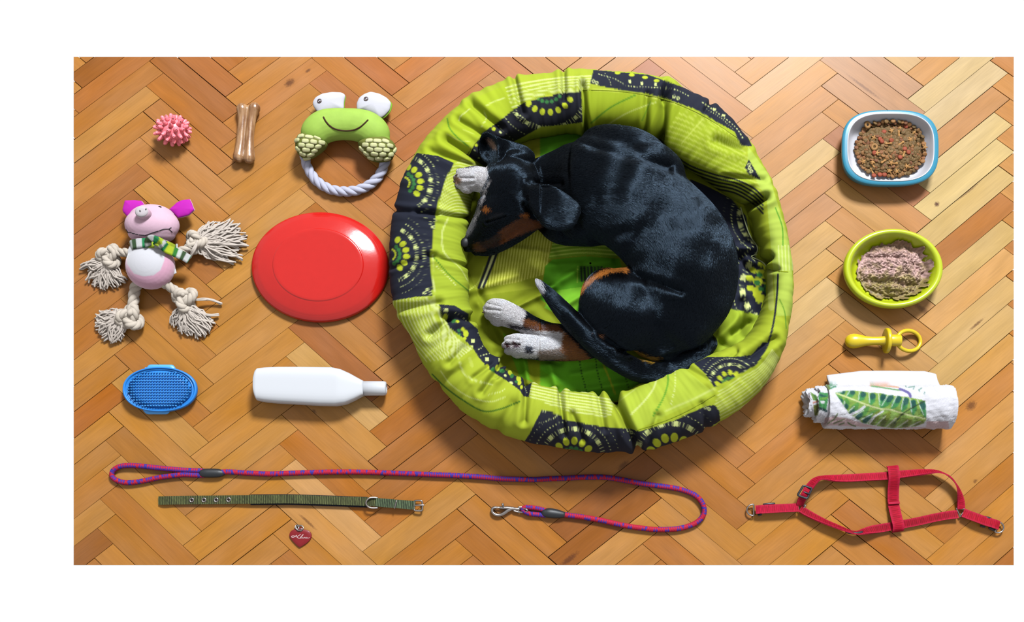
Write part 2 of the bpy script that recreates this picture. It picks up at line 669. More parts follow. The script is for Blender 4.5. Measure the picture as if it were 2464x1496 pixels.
def plank_material(name, knots=()):
    m, nt, b = new_mat(name, 0.36, 0.15)
    N, L = nt.nodes.new, nt.links.new
    oi = N('ShaderNodeObjectInfo')
    tc = N('ShaderNodeTexCoord')
    mul = N('ShaderNodeMath'); mul.operation = 'MULTIPLY'; mul.inputs[1].default_value = 37.0
    L(oi.outputs['Random'], mul.inputs[0])
    cmb = N('ShaderNodeCombineXYZ')
    L(mul.outputs[0], cmb.inputs['X']); L(mul.outputs[0], cmb.inputs['Z'])
    add = N('ShaderNodeVectorMath'); add.operation = 'ADD'
    L(tc.outputs['Object'], add.inputs[0]); L(cmb.outputs[0], add.inputs[1])

    def grain(scale, stretch, detail, lo, hi, a, z, dist=0.0):
        mp = N('ShaderNodeMapping'); mp.inputs['Scale'].default_value = stretch
        L(add.outputs[0], mp.inputs['Vector'])
        t = N('ShaderNodeTexNoise')
        t.inputs['Scale'].default_value = scale; t.inputs['Detail'].default_value = detail
        t.inputs['Distortion'].default_value = dist
        L(mp.outputs[0], t.inputs['Vector'])
        r = N('ShaderNodeMapRange')
        r.inputs['From Min'].default_value = lo; r.inputs['From Max'].default_value = hi
        r.inputs['To Min'].default_value = a; r.inputs['To Max'].default_value = z
        L(t.outputs[0], r.inputs['Value'])
        return r.outputs[0], t.outputs[0]
    fine, _ = grain(55, (0.35, 6.0, 1.0), 6, 0.3, 0.7, 0.93, 1.05)
    broad, bn = grain(9, (0.7, 3.0, 1.0), 3, 0.3, 0.7, 0.92, 1.07, 1.2)
    fleck, _ = grain(140, (0.18, 5.0, 1.0), 2, 0.60, 0.74, 1.0, 0.90)
    m1 = N('ShaderNodeMath'); m1.operation = 'MULTIPLY'; L(fine, m1.inputs[0]); L(broad, m1.inputs[1])
    m2 = N('ShaderNodeMath'); m2.operation = 'MULTIPLY'; L(m1.outputs[0], m2.inputs[0]); L(fleck, m2.inputs[1])
    hs = N('ShaderNodeHueSaturation')
    L(oi.outputs['Color'], hs.inputs['Color'])
    sat, _ = grain(7, (1.0, 2.5, 1.0), 2, 0.3, 0.7, 1.03, 0.96)
    L(sat, hs.inputs['Saturation'])
    vs = N('ShaderNodeVectorMath'); vs.operation = 'SCALE'
    L(hs.outputs[0], vs.inputs[0]); L(m2.outputs[0], vs.inputs['Scale'])
    colour = vs.outputs[0]
    for kx, ky, kr, stretch, dark in knots:
        mp = N('ShaderNodeMapping')
        mp.inputs['Location'].default_value = (-kx / (kr * stretch), -ky / kr, 0)
        mp.inputs['Scale'].default_value = (1 / (kr * stretch), 1 / kr, 0)
        L(tc.outputs['Object'], mp.inputs['Vector'])
        nz = N('ShaderNodeTexNoise'); nz.inputs['Scale'].default_value = 300; L(tc.outputs['Object'], nz.inputs['Vector'])
        ln = N('ShaderNodeVectorMath'); ln.operation = 'LENGTH'; L(mp.outputs[0], ln.inputs[0])
        ad = N('ShaderNodeMath'); ad.operation = 'ADD'; L(ln.outputs['Value'], ad.inputs[0]); L(nz.outputs[0], ad.inputs[1])
        r = N('ShaderNodeMapRange'); r.inputs['From Min'].default_value = 0.85; r.inputs['From Max'].default_value = 1.5
        r.inputs['To Min'].default_value = dark; r.inputs['To Max'].default_value = 0.0
        L(ad.outputs[0], r.inputs['Value'])
        mx = N('ShaderNodeMix'); mx.data_type = 'RGBA'
        L(r.outputs[0], mx.inputs['Factor']); L(colour, mx.inputs['A'])
        mx.inputs['B'].default_value = tuple(alb((95, 48, 22))) + (1,)
        colour = mx.outputs['Result']
    L(colour, b.inputs['Base Color'])
    rr = N('ShaderNodeMapRange'); rr.inputs['To Min'].default_value = 0.30; rr.inputs['To Max'].default_value = 0.46
    L(bn, rr.inputs['Value']); L(rr.outputs[0], b.inputs['Roughness'])
    bp = N('ShaderNodeBump'); bp.inputs['Strength'].default_value = 0.12; bp.inputs['Distance'].default_value = 0.0006
    L(m2.outputs[0], bp.inputs['Height']); L(bp.outputs['Normal'], b.inputs['Normal'])
    return m


# boards picked out by a point on them and their colour; upper right, pale wood plus painted-in window glare
WOOD = [
    (500, 215, (165, 98, 52)), (560, 260, (196, 128, 68)), (300, 170, (188, 112, 52)), (300, 240, (190, 122, 60)), (240, 165, (150, 88, 42)),
    (480, 160, (176, 104, 56)), (560, 160, (186, 112, 58)), (620, 200, (204, 138, 78)), (620, 165, (200, 130, 70)), (680, 205, (200, 130, 72)),
    (300, 320, (196, 132, 74)), (250, 400, (204, 138, 80)), (430, 330, (198, 128, 68)), (440, 230, (188, 116, 58)), (400, 250, (184, 112, 55)), (480, 420, (204, 140, 82)),
    (380, 420, (202, 136, 76)), (300, 440, (178, 112, 66)), (250, 520, (172, 104, 60)), (260, 560, (168, 98, 55)), (560, 420, (198, 136, 72)), (620, 420, (202, 140, 74)),
    (700, 500, (216, 160, 94)), (640, 520, (218, 162, 96)), (600, 480, (204, 142, 78)), (480, 500, (184, 116, 62)), (600, 660, (212, 154, 86)),
    (560, 700, (200, 140, 74)), (600, 790, (206, 144, 72)), (640, 840, (204, 142, 70)), (700, 830, (206, 140, 72)), (745, 850, (224, 172, 110)), (790, 880, (172, 102, 56)),
    (760, 810, (170, 100, 56)), (830, 860, (214, 156, 94)), (870, 820, (196, 134, 76)), (900, 790, (176, 110, 58)),
    (450, 870, (200, 136, 62)), (500, 930, (196, 120, 58)), (250, 950, (186, 106, 44)), (230, 870, (206, 146, 80)), (240, 1010, (206, 142, 66)), (230, 1080, (196, 134, 66)),
    (300, 1060, (184, 124, 66)), (300, 1100, (206, 146, 84)), (370, 1040, (208, 144, 70)), (440, 1040, (212, 156, 86)), (430, 1150, (196, 130, 66)),
    (540, 1010, (200, 136, 64)), (600, 960, (204, 142, 66)), (560, 1060, (212, 150, 80)), (640, 1040, (212, 152, 80)), (700, 1080, (190, 116, 50)), (720, 1110, (226, 172, 116)), (700, 1115, (224, 168, 112)),
    (770, 1040, (204, 140, 74)), (850, 1060, (214, 156, 92)), (830, 1190, (196, 130, 64)), (760, 1150, (198, 126, 60)), (740, 1220, (218, 156, 92)),
    (950, 1010, (180, 108, 50)), (1000, 1050, (178, 110, 54)), (980, 1120, (176, 108, 52)), (1100, 1020, (176, 106, 48)), (1080, 1080, (180, 110, 52)), (920, 1240, (196, 122, 56)),
    (1050, 1180, (206, 148, 82)), (1040, 1260, (204, 146, 76)), (900, 1300, (212, 150, 72)), (1180, 1250, (196, 128, 58)), (1230, 1310, (200, 138, 70)),
    (250, 1260, (190, 126, 60)), (225, 1300, (152, 92, 46)), (300, 1300, (212, 150, 76)), (380, 1240, (212, 152, 82)), (600, 1240, (206, 142, 66)), (700, 1330, (186, 116, 56)),
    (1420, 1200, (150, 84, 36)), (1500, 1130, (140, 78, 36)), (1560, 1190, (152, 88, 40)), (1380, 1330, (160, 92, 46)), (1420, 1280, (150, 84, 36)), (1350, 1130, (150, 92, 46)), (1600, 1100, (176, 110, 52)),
    (1560, 1220, (206, 150, 84)), (1640, 1240, (212, 150, 88)), (1700, 1130, (192, 124, 60)), (1750, 1070, (196, 126, 66)), (1790, 1030, (206, 146, 84)), (1760, 1290, (200, 138, 70)), (1650, 1310, (206, 142, 66)),
    (1000, 170, (196, 116, 58)), (960, 200, (186, 106, 54)), (920, 160, (180, 104, 52)), (830, 180, (196, 126, 68)), (1000, 260, (190, 112, 56)), (1030, 240, (192, 116, 60)), (1080, 270, (186, 108, 54)), (930, 300, (188, 112, 62)),
    (780, 400, (190, 118, 60)), (830, 420, (194, 122, 62)), (880, 480, (196, 130, 70)), (900, 440, (186, 108, 52)), (950, 480, (190, 116, 58)), (1150, 160, (182, 104, 50)), (1250, 160, (190, 114, 62)),
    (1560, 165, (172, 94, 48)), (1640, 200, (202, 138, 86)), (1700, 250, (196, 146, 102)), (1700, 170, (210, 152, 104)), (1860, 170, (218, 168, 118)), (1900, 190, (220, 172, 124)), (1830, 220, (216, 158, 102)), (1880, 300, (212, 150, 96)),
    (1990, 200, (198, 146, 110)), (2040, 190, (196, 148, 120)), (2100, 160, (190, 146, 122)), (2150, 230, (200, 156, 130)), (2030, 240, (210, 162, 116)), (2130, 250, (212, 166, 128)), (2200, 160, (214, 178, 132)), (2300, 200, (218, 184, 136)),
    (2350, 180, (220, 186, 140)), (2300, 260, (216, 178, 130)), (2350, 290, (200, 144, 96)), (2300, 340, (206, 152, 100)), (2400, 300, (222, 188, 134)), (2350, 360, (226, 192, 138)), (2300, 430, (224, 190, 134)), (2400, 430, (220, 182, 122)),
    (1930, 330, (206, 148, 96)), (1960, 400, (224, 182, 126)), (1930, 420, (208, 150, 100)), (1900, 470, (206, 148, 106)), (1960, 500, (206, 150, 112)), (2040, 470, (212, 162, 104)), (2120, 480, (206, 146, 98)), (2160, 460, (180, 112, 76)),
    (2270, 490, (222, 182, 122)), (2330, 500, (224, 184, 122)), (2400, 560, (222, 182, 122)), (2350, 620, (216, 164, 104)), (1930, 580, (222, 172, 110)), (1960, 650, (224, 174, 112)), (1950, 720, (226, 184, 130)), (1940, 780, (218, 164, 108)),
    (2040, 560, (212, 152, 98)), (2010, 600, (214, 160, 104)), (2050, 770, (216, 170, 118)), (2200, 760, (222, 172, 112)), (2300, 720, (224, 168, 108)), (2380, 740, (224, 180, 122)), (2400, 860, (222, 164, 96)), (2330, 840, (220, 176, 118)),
    (2120, 830, (208, 140, 78)), (1950, 860, (208, 142, 74)), (1930, 940, (212, 144, 74)), (2050, 870, (198, 128, 62)), (2400, 940, (212, 140, 70)), (2350, 1000, (218, 156, 92)), (2400, 1020, (216, 156, 92)), (2420, 1100, (218, 158, 92)),
    (1870, 1050, (206, 132, 64)), (1960, 1060, (206, 140, 70)), (1900, 1110, (222, 166, 96)), (1950, 1130, (212, 150, 80)), (2100, 1060, (172, 104, 48)), (2070, 1120, (206, 144, 76)), (2180, 1060, (180, 110, 52)), (2000, 1170, (206, 138, 64)),
    (2100, 1200, (208, 146, 76)), (2060, 1230, (190, 116, 56)), (2330, 1170, (222, 162, 90)), (2300, 1120, (214, 148, 78)), (2250, 1190, (216, 156, 88)), (2150, 1240, (196, 130, 60)), (2350, 1310, (212, 144, 70)), (1900, 1300, (206, 136, 64)),
    (2050, 1300, (200, 132, 64)), (1960, 1320, (216, 150, 74)), (2230, 1310, (206, 138, 64)), (2420, 1340, (180, 108, 50)),
    (560, 560, (206, 146, 80)), (520, 640, (176, 108, 54)), (520, 690, (206, 150, 84)), (560, 740, (204, 142, 72)), (430, 760, (190, 122, 60)), (330, 830, (190, 122, 58)), (390, 840, (196, 130, 64)), (480, 830, (198, 134, 68)),
    (230, 760, (186, 120, 62)), (230, 700, (180, 112, 58)), (240, 820, (196, 132, 70)),
]
# knots: a pixel, size in pixels, stretch along the board, strength
KNOT = [(697, 199, 11, 1.6, 0.75), (741, 170, 5, 2.0, 0.7), (2254, 491, 7, 1.3, 0.95), (2337, 976, 12, 1.5, 0.7), (2347, 1157, 5, 1.5, 0.6), (755, 990, 6, 1.4, 0.6), (2220, 745, 9, 4.0, 0.5), (2350, 780, 4, 7.0, 0.7),
        (1500, 1120, 9, 2.2, 0.6), (1370, 1345, 8, 4.0, 0.7), (1255, 1230, 0.1, 1, 0), (1940, 1000, 5, 2.0, 0.3), (2480, 0, .1, 1, 0), (740, 1255, 4, 8.0, 0.6), (2355, 550, 0.1, 1, 0), (2330, 460, 4, 12.0, 0.6), (2080, 210, 5, 12.0, 0.5), (1120, 1080, .1, 1, 0)]


def build_floor():
    rng = random.Random(5)
    c = [(FX0, FY0), (FX1, FY0), (FX1, FY1), (FX0, FY1)]
    top = P([q[0] for q in c], [q[1] for q in c], 0)
    v = np.concatenate([top + [0, 0, -0.0065], top + [0, 0, -0.022]])
    sub = flat_mat('subfloor', (70, 40, 22), 0.9, 0.1, (200, 0.2))
    floor = mk('floor', v, [(3, 2, 1, 0), (4, 5, 6, 7), (0, 1, 5, 4), (1, 2, 6, 5), (2, 3, 7, 6), (3, 0, 4, 7)], sub, smooth=False, kind='structure',
               label='herringbone parquet floor of honey brown wooden boards')
    base_mat = plank_material('oiled_wood')
    quads = []
    n = 5
    for m in range(-2, 9):
        for k in range(-18, 30):
            a, b = k + n * m, -k + n * m
            quads.append((a, b, a + n, b + 1, 0))
            quads.append((a - 1, b - n + 1, a, b + 1, 1))
    for (u0, v0, u1, v1, way) in quads:
        g = rng.choice([0.005, 0.006, 0.007, 0.008, 0.010, 0.018])
        uu = np.array([u0 + g, u1 - g, u1 - g, u0 + g]); vv = np.array([v0 + g, v0 + g, v1 - g, v1 - g])
        px = lattice(uu, vv)
        if px[:, 0].max() < FX0 or px[:, 0].min() > FX1 or px[:, 1].max() < FY0 or px[:, 1].min() > FY1:
            continue
        poly = clip_rect([tuple(q) for q in px])
        if len(poly) < 3:
            continue
        pa = np.array(poly)
        ar = 0.5 * np.sum(pa[:, 0] * np.roll(pa[:, 1], -1) - pa[:, 1] * np.roll(pa[:, 0], -1))
        if abs(ar) < 1.5:
            continue
        if ar > 0:                       # the picture's y points down: make it run anticlockwise in the world
            pa = pa[::-1]
        w = P(pa[:, 0], pa[:, 1], 0)
        cen = w.mean(0)
        e = P(*lattice([u0, u1] if not way else [u0, u0], [v0, v0] if not way else [v0, v1]).T, 0)
        ang = math.atan2(e[1][1] - e[0][1], e[1][0] - e[0][0])
        ca, sa = math.cos(-ang), math.sin(-ang)
        q = w - cen
        loc = np.stack([q[:, 0] * ca - q[:, 1] * sa, q[:, 0] * sa + q[:, 1] * ca], 1)
        k = len(loc)
        inn = []
        for i in range(k):               # small eased edge
            d = -loc[i] / (np.linalg.norm(loc[i]) + 1e-9)
            inn.append(loc[i] + d * 0.0004)
        inn = np.array(inn)
        dz = -rng.random() * 0.0003
        V = np.concatenate([np.column_stack([inn, np.full(k, dz)]), np.column_stack([loc, np.full(k, dz - 0.0004)]), np.column_stack([loc, np.full(k, -0.0064)])])
        fs = [tuple(range(k))]
        for r in (0, 1):
            for i in range(k):
                j = (i + 1) % k
                fs.append((r * k + i, (r + 1) * k + i, (r + 1) * k + j, r * k + j))
        me = mesh_from('plank', V, fs)
        # colour of this board
        colr = None
        full = px
        def inside(x, y):
            c2 = False
            for i in range(4):
                x1, y1 = full[i]; x2, y2 = full[(i + 1) % 4]
                if (y1 > y) != (y2 > y) and x < (x2 - x1) * (y - y1) / (y2 - y1) + x1:
                    c2 = not c2
            return c2
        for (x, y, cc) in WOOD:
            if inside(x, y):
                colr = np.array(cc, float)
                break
        if colr is None:
            colr = np.array(rng.choice([(198, 132, 66), (204, 140, 74), (190, 122, 58), (210, 150, 84), (184, 114, 54), (202, 136, 68)]), float)
        kn = []
        for (x, y, r, st, dk) in KNOT:
            if r > 1 and inside(x, y):
                kw = P(x, y, 0) - cen
                kn.append((kw[0] * ca - kw[1] * sa, kw[0] * sa + kw[1] * ca, r * S, st, dk))
        me.materials.append(plank_material('oiled_wood_with_knot', kn) if kn else base_mat)
        o = bpy.data.objects.new('plank', me)
        COL.objects.link(o)
        o.parent = floor
        o.location = cen - _OFF[floor.name]
        o.rotation_euler = (0, 0, ang)
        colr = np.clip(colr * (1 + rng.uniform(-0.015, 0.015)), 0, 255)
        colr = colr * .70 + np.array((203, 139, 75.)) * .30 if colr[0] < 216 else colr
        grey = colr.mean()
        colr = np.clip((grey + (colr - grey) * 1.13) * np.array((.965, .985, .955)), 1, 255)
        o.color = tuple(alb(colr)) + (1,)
    return floor


floor = build_floor()
# ------------------------------------------------------------------ dog bed
LIME, LIME2, OLIVE, GREEN = (180, 196, 46), (192, 212, 52), (140, 152, 18), (96, 168, 22)
NAVY, PALE, YEL, DGR = (31, 35, 52), (226, 236, 150), (200, 212, 44), (58, 128, 62)
BC = np.array([1420.0, 635.0])
OUTER = [(938, 650), (939, 600), (942, 560), (955, 480), (975, 420), (1003, 370), (1050, 310), (1110, 256), (1170, 219), (1240, 193), (1320, 180), (1420, 175), (1500, 180), (1580, 195), (1650, 221), (1720, 260), (1770, 302), (1800, 345), (1830, 398), (1858, 460), (1880, 530), (1893, 590), (1902, 650), (1902, 720), (1895, 790), (1880, 850), (1855, 905), (1820, 950), (1780, 985), (1730, 1015), (1670, 1045), (1600, 1070), (1540, 1083), (1460, 1087), (1380, 1082), (1320, 1072), (1270, 1062), (1200, 1040), (1130, 1000), (1075, 950), (1030, 890), (990, 815), (960, 760), (942, 700)]
INNER = [(1128, 520), (1126, 600), (1128, 680), (1132, 740), (1145, 790), (1180, 850), (1222, 890), (1268, 920), (1350, 935), (1430, 948), (1478, 956), (1522, 935), (1575, 905), (1640, 878), (1700, 855), (1765, 835), (1805, 800), (1832, 750), (1846, 700), (1838, 630), (1815, 560), (1800, 490), (1760, 470), (1700, 430), (1625, 385), (1590, 345), (1500, 325), (1400, 318), (1330, 320), (1260, 338), (1215, 350), (1178, 390), (1150, 430), (1135, 480)]


def polar(poly):
    p = np.asarray(poly, float) - BC
    a = np.arctan2(p[:, 1], p[:, 0]); r = np.hypot(p[:, 0], p[:, 1])
    i = np.argsort(a)
    a, r = a[i], r[i]
    a3 = np.concatenate([a - 2 * math.pi, a, a + 2 * math.pi]); r3 = np.tile(r, 3)
    return lambda t: np.interp(t, a3, r3)


def fan(c, x, y, R, a0, a1, clip, step=24.0, seed=0, ds=1.0):
    """printed half sun: big yellow spots, green spots inside, little squares, dashes and dotted arcs outside"""
    r = random.Random(seed)
    a = a0
    k = 0
    while a <= a1 + 0.1:
        t = math.radians(a)
        ct, st_ = math.cos(t), math.sin(t)
        c.disc(x + R * ct, y + R * st_, R * 0.215 * ds, YEL, R * 0.17 * ds, t, clip)
        t2 = t + math.radians(step / 2)
        c.disc(x + R * .60 * math.cos(t2), y + R * .60 * math.sin(t2), R * 0.125 * ds, DGR, clip=clip)
        c.disc(x + R * .34 * ct, y + R * .34 * st_, R * 0.07, YEL, clip=clip)
        for j, (dd, big) in enumerate(((0, 1), (step * .25, 0), (step * .5, 0), (step * .75, 0))):
            tt = math.radians(a + dd)
            q = R * 1.62
            if big:
                u = np.array([math.cos(tt), math.sin(tt)]); w = np.array([-u[1], u[0]])
                o = np.array([x, y]) + u * q
                c.poly([o + (u * .12 + w * .11) * R * ds, o + (u * .12 - w * .11) * R * ds, o - (u * .12 + w * .11) * R * ds, o - (u * .12 - w * .11) * R * ds], PALE, clip)
            else:
                c.line([(x + q * .94 * math.cos(tt), y + q * .94 * math.sin(tt)), (x + q * 1.07 * math.cos(tt), y + q * 1.07 * math.sin(tt))], 1.6, PALE, clip)
        for f_, dm in ((2.05, 1.5), (2.45, 1.0)):
            for j in range(5):
                tt = math.radians(a + step * j / 5)
                c.disc(x + R * f_ * math.cos(tt), y + R * f_ * math.sin(tt), dm, PALE, clip=clip)
        a += step
        k += 1


def hem_spots(c, pts, clip=None):
    for x, y in pts:
        c.disc(x, y, 4.2, PALE, clip=clip)
        c.disc(x, y, 2.0, NAVY, clip=clip)


def rim_print():
    c = Canvas(915, 150, 1930, 1110, LIME)
    L = c.line
    # brighter and deeper lime cloths
    c.poly([(1005, 372), (1110, 250), (1215, 205), (1260, 250), (1150, 330), (1092, 395)], (180, 200, 36))
    c.poly([(1050, 505), (1130, 505), (1132, 760), (1036, 715)], (176, 196, 48))
    c.poly([(1405, 215), (1480, 216), (1594, 236), (1674, 265), (1770, 320), (1830, 480), (1600, 400), (1400, 330)], (166, 186, 30))
    c.poly([(1800, 352), (1850, 420), (1905, 600), (1910, 760), (1870, 760), (1845, 480), (1800, 400)], (192, 214, 84))
    # lower right smooth lime with stripes
    c.poly([(1480, 960), (1640, 880), (1700, 930), (1720, 945), (1530, 1035)], (188, 208, 62))
    # upper left band of stripes
    band_ = c.mask_poly([(1212, 200), (1300, 180), (1428, 172), (1418, 212), (1396, 220), (1316, 230), (1257, 249), (1232, 262)])
    for k in range(6):
        o = k * 10
        L([(1200, 216 + o), (1260, 200 + o), (1340, 188 + o * .75), (1430, 182 + o * .6)], 3.6, PALE, band_, alpha=.85)
    # upper left cloth: pale curves and a green line
    L([(1170, 253), (1200, 241), (1215, 236)], 3, PALE, alpha=.7)
    L([(1130, 262), (1108, 280), (1105, 290)], 3, PALE, alpha=.7)
    L([(1076, 285), (1082, 308), (1100, 330), (1127, 352)], 3, (92, 150, 30), alpha=.9)
    L([(1165, 268), (1170, 285), (1158, 305)], 2.5, PALE, alpha=.7)
    L([(1075, 322), (1105, 338), (1130, 340)], 3, PALE, alpha=.35)
    L([(1115, 312), (1140, 322)], 2, PALE, alpha=.5)
    # inner left cloth
    st = c.mask_poly([(1092, 395), (1130, 372), (1170, 402), (1140, 480), (1130, 520), (1055, 520), (1062, 459), (1078, 419)])
    for k in range(22):
        y = 372 + k * 7.5
        L([(1050, y + 40), (1100, y + 12), (1170, y + 34)], 3.0, PALE, st, alpha=.65)
    L([(1078, 525), (1064, 560), (1066, 600), (1080, 622)], 4.5, PALE, alpha=.55)
    L([(1045, 620), (1080, 660), (1128, 700)], 2.6, (88, 140, 24))
    L([(1080, 620), (1108, 646), (1126, 676)], 2.6, PALE, alpha=.6)
    L([(1050, 640), (1080, 668), (1100, 690)], 3, PALE, dash=(7, 3), alpha=.7)
    L([(1041, 612), (1042, 660), (1046, 712)], 2.6, PALE, alpha=.8)
    # lower left stripes
    st = c.mask_poly([(942, 722), (1036, 712), (1046, 732), (1056, 732), (1064, 763), (1085, 786), (1112, 812), (1139, 838), (1105, 862), (1060, 880), (1040, 900), (985, 815), (955, 760)])
    for k in range(15):
        f_ = k / 14
        x0 = 946 + 112 * f_; x1 = 1010 + 130 * f_
        L([(x0, 708 - 0 * f_), (x0 + 3 + 6 * f_, 760), (x0 + 28 + 10 * f_, 812), (x1 + 8, 872 - 22 * f_)], 2.2 + 2.6 * f_, PALE, st, alpha=.85)
    L([(1044, 715), (1046, 752)], 9, PALE, alpha=.55)
    # lower left plain cloth with curves
    L([(1040, 900), (1070, 930), (1110, 960), (1160, 988), (1200, 985), (1250, 966)], 3.2, (72, 120, 26))
    L([(1060, 892), (1085, 925), (1130, 955), (1180, 966), (1215, 955)], 3, PALE, alpha=.55)
    L([(1103, 858), (1112, 890), (1135, 912), (1185, 925)], 4, PALE, alpha=.55)
    L([(1130, 862), (1136, 880)], 8, PALE, alpha=.3)
    L([(1175, 950), (1205, 942), (1215, 935)], 3, PALE, dash=(7, 3), alpha=.7)
    # bottom stripes
    st = c.mask_poly([(1278, 918), (1352, 932), (1435, 948), (1478, 962), (1470, 1004), (1420, 1000), (1352, 985), (1274, 955)])
    for k in range(9):
        y = 918 + k * 7.2
        L([(1272, y), (1352, y + 17), (1420, y + 27), (1480, y + 38)], 3.4, PALE, st, alpha=.9)
    # lower right curves
    L([(1582, 905), (1572, 935), (1550, 965), (1518, 997)], 4.5, PALE, alpha=.6)
    L([(1606, 890), (1607, 920), (1597, 955), (1572, 1000)], 3.4, (104, 170, 40))
    L([(1624, 885), (1624, 930), (1612, 980)], 3, PALE, dash=(7, 3), alpha=.6)
    L([(1485, 968), (1530, 935)], 3, PALE, alpha=.4)
    st = c.mask_poly([(1730, 935), (1785, 900), (1820, 880), (1850, 828), (1875, 860), (1860, 905), (1800, 975), (1731, 1008), (1719, 974)])
    for k in range(9):
        o = k * 10
        L([(1868 + o * .3, 826 + o * .2), (1830 + o * .35, 880 + o * .35), (1772 + o * .45, 915 + o * .6), (1700 + o * .4, 960 + o * .6)], 3.2, PALE, st, alpha=.6)
    L([(1600, 988), (1660, 962), (1722, 935)], 5, PALE, alpha=.35)
    # right side: dark line, stripes, green line
    st = c.mask_poly([(1868, 590), (1908, 590), (1910, 650), (1872, 652)])
    for k in range(5):
        L([(1873 + k * 8, 588), (1876 + k * 8, 660)], 3, PALE, st, alpha=.8)
    L([(1852, 652), (1856, 740)], 14, PALE, alpha=.5)
    L([(1866, 500), (1882, 545), (1884, 590)], 2.6, (96, 164, 40))
    L([(1876, 720), (1888, 750), (1892, 790)], 2.4, (110, 160, 40))
    L([(1872, 660), (1870, 705), (1864, 760), (1856, 800), (1848, 826)], 4.2, NAVY)
    # upper right inner cloth
    L([(1422, 296), (1470, 258), (1530, 228)], 3.6, (98, 148, 24))
    L([(1450, 308), (1505, 274), (1560, 252), (1580, 246)], 3.4, PALE, alpha=.45)
    L([(1545, 290), (1565, 245)], 3, (110, 160, 30), alpha=.7)
    L([(1402, 216), (1480, 219), (1594, 240), (1674, 270), (1772, 330)], 2.4, (214, 226, 90), alpha=.9)
    # big padded fold with light and black stripes
    st = c.mask_poly([(1592, 330), (1640, 262), (1700, 290), (1780, 338), (1820, 420), (1836, 470), (1800, 500), (1760, 470), (1700, 440), (1640, 400), (1595, 352)])
    for k in range(17):
        o = k * 13.0
        L([(1560 + k * .8, 238 + o), (1640, 262 + o * .98), (1720, 302 + o * .93), (1800, 350 + o * .78), (1850, 390 + o * .6)], 4.4, (208, 220, 100), st, alpha=.45)
    L([(1640, 345), (1692, 285)], 4, (216, 228, 110), alpha=.5)
    for k in range(5):
        o = k * 8.2
        L([(1588, 336 + o * .6), (1618, 368 + o * .9), (1660, 398 + o), (1720, 420 + o), (1770, 432 + o), (1812, 452 + o * 1.15), (1836, 474 + o * 1.2)], 3.8, (30, 33, 44), st if k < 0 else None, alpha=.95)
    # navy cloths
    m = c.poly([(1003, 368), (1054, 375), (1093, 392), (1078, 419), (1063, 459), (1054, 488), (1049, 512), (1036, 614), (1041, 711), (1000, 714), (941, 724), (925, 650), (930, 540), (970, 420)], NAVY)
    fan(c, 972, 440, 40, -75, 62, m, 23, 1)
    fan(c, 938, 612, 40, -62, 70, m, 23, 2)
    fan(c, 1048, 505, 18, 120, 240, m & c.mask_poly([(1036, 530), (1060, 530), (1050, 560), (1032, 560)]), 40, 2)
    hem_spots(c, [(1046, 530), (1036, 536), (1043, 546), (1022, 704), (1030, 696), (1036, 704)], None)
    m = c.poly([(1123, 372), (1152, 337), (1160, 320), (1193, 298), (1230, 268), (1257, 249), (1316, 230), (1398, 219), (1402, 294), (1358, 300), (1302, 305), (1254, 332), (1218, 350), (1170, 403)], (29, 31, 43))
    fan(c, 1318, 208, 62, 30, 165, m, 18, 3, .62)
    m2 = c.mask_poly([(1123, 372), (1152, 337), (1200, 330), (1170, 403)])
    for x, y, r in ((1146, 349, 4), (1142, 362, 2), (1160, 360, 2), (1188, 310, 5), (1204, 318, 3), (1152, 380, 2)):
        c.disc(x, y, r, YEL if r > 3 else PALE, clip=m)
    m = c.poly([(1428, 168), (1420, 201), (1479, 214), (1540, 222), (1594, 234), (1674, 263), (1728, 295), (1768, 317), (1783, 350), (1810, 352), (1780, 290), (1700, 230), (1560, 180)], NAVY)
    for i, (x, y) in enumerate([(1486, 181), (1520, 186), (1552, 192), (1580, 200), (1516, 196), (1545, 201), (1578, 203)]):
        (c.disc(x, y - 6, 7, YEL, 4, clip=m) if i < 4 else c.poly([(x - 3, y - 4), (x + 3, y - 4), (x + 3, y + 4), (x - 3, y + 4)], PALE, m))
    L([(1440, 178), (1480, 190), (1510, 206), (1560, 210), (1620, 214), (1660, 232)], 2.4, PALE, m, dash=(7, 2.5))
    L([(1456, 176), (1468, 196), (1470, 208)], 1.8, PALE, m, dash=(6, 2))
    L([(1690, 246), (1730, 274), (1770, 306), (1790, 336)], 3, PALE, m, dash=(8, 3))
    L([(1700, 262), (1735, 284), (1766, 312)], 2, PALE, m, dash=(6, 2))
    for x, y in ((1720, 262), (1742, 277)):
        c.poly([(x - 4, y - 3), (x + 4, y - 1), (x + 2, y + 4), (x - 4, y + 2)], PALE, m)
    hem_spots(c, [(1428, 195), (1436, 199), (1622, 232), (1632, 236)], m)
    m = c.poly([(1802, 384), (1793, 402), (1800, 418), (1832, 434)], NAVY)
    hem_spots(c, [(1802, 396), (1804, 404), (1808, 412)], m)
    m = c.poly([(1669, 873), (1701, 859), (1765, 859), (1808, 854), (1836, 824), (1852, 823), (1836, 854), (1819, 878), (1776, 902), (1720, 933), (1696, 897)], NAVY)
    fan(c, 1758, 928, 32, 190, 330, m, 26, 4)
    m = c.poly([(1305, 984), (1350, 998), (1353, 1009), (1441, 1025), (1520, 1032), (1540, 1038), (1620, 1012), (1698, 977), (1720, 974), (1731, 990), (1733, 1012), (1660, 1060), (1540, 1100), (1400, 1100), (1258, 1068), (1276, 1041), (1289, 1014)], (31, 33, 47))
    fan(c, 1378, 1106, 46, 200, 345, m, 25, 5)
    fan(c, 1616, 1106, 54, 205, 318, m, 24, 6)
    L([(1296, 1018), (1330, 1008), (1346, 992)], 2.2, PALE, m, dash=(6, 2.4))
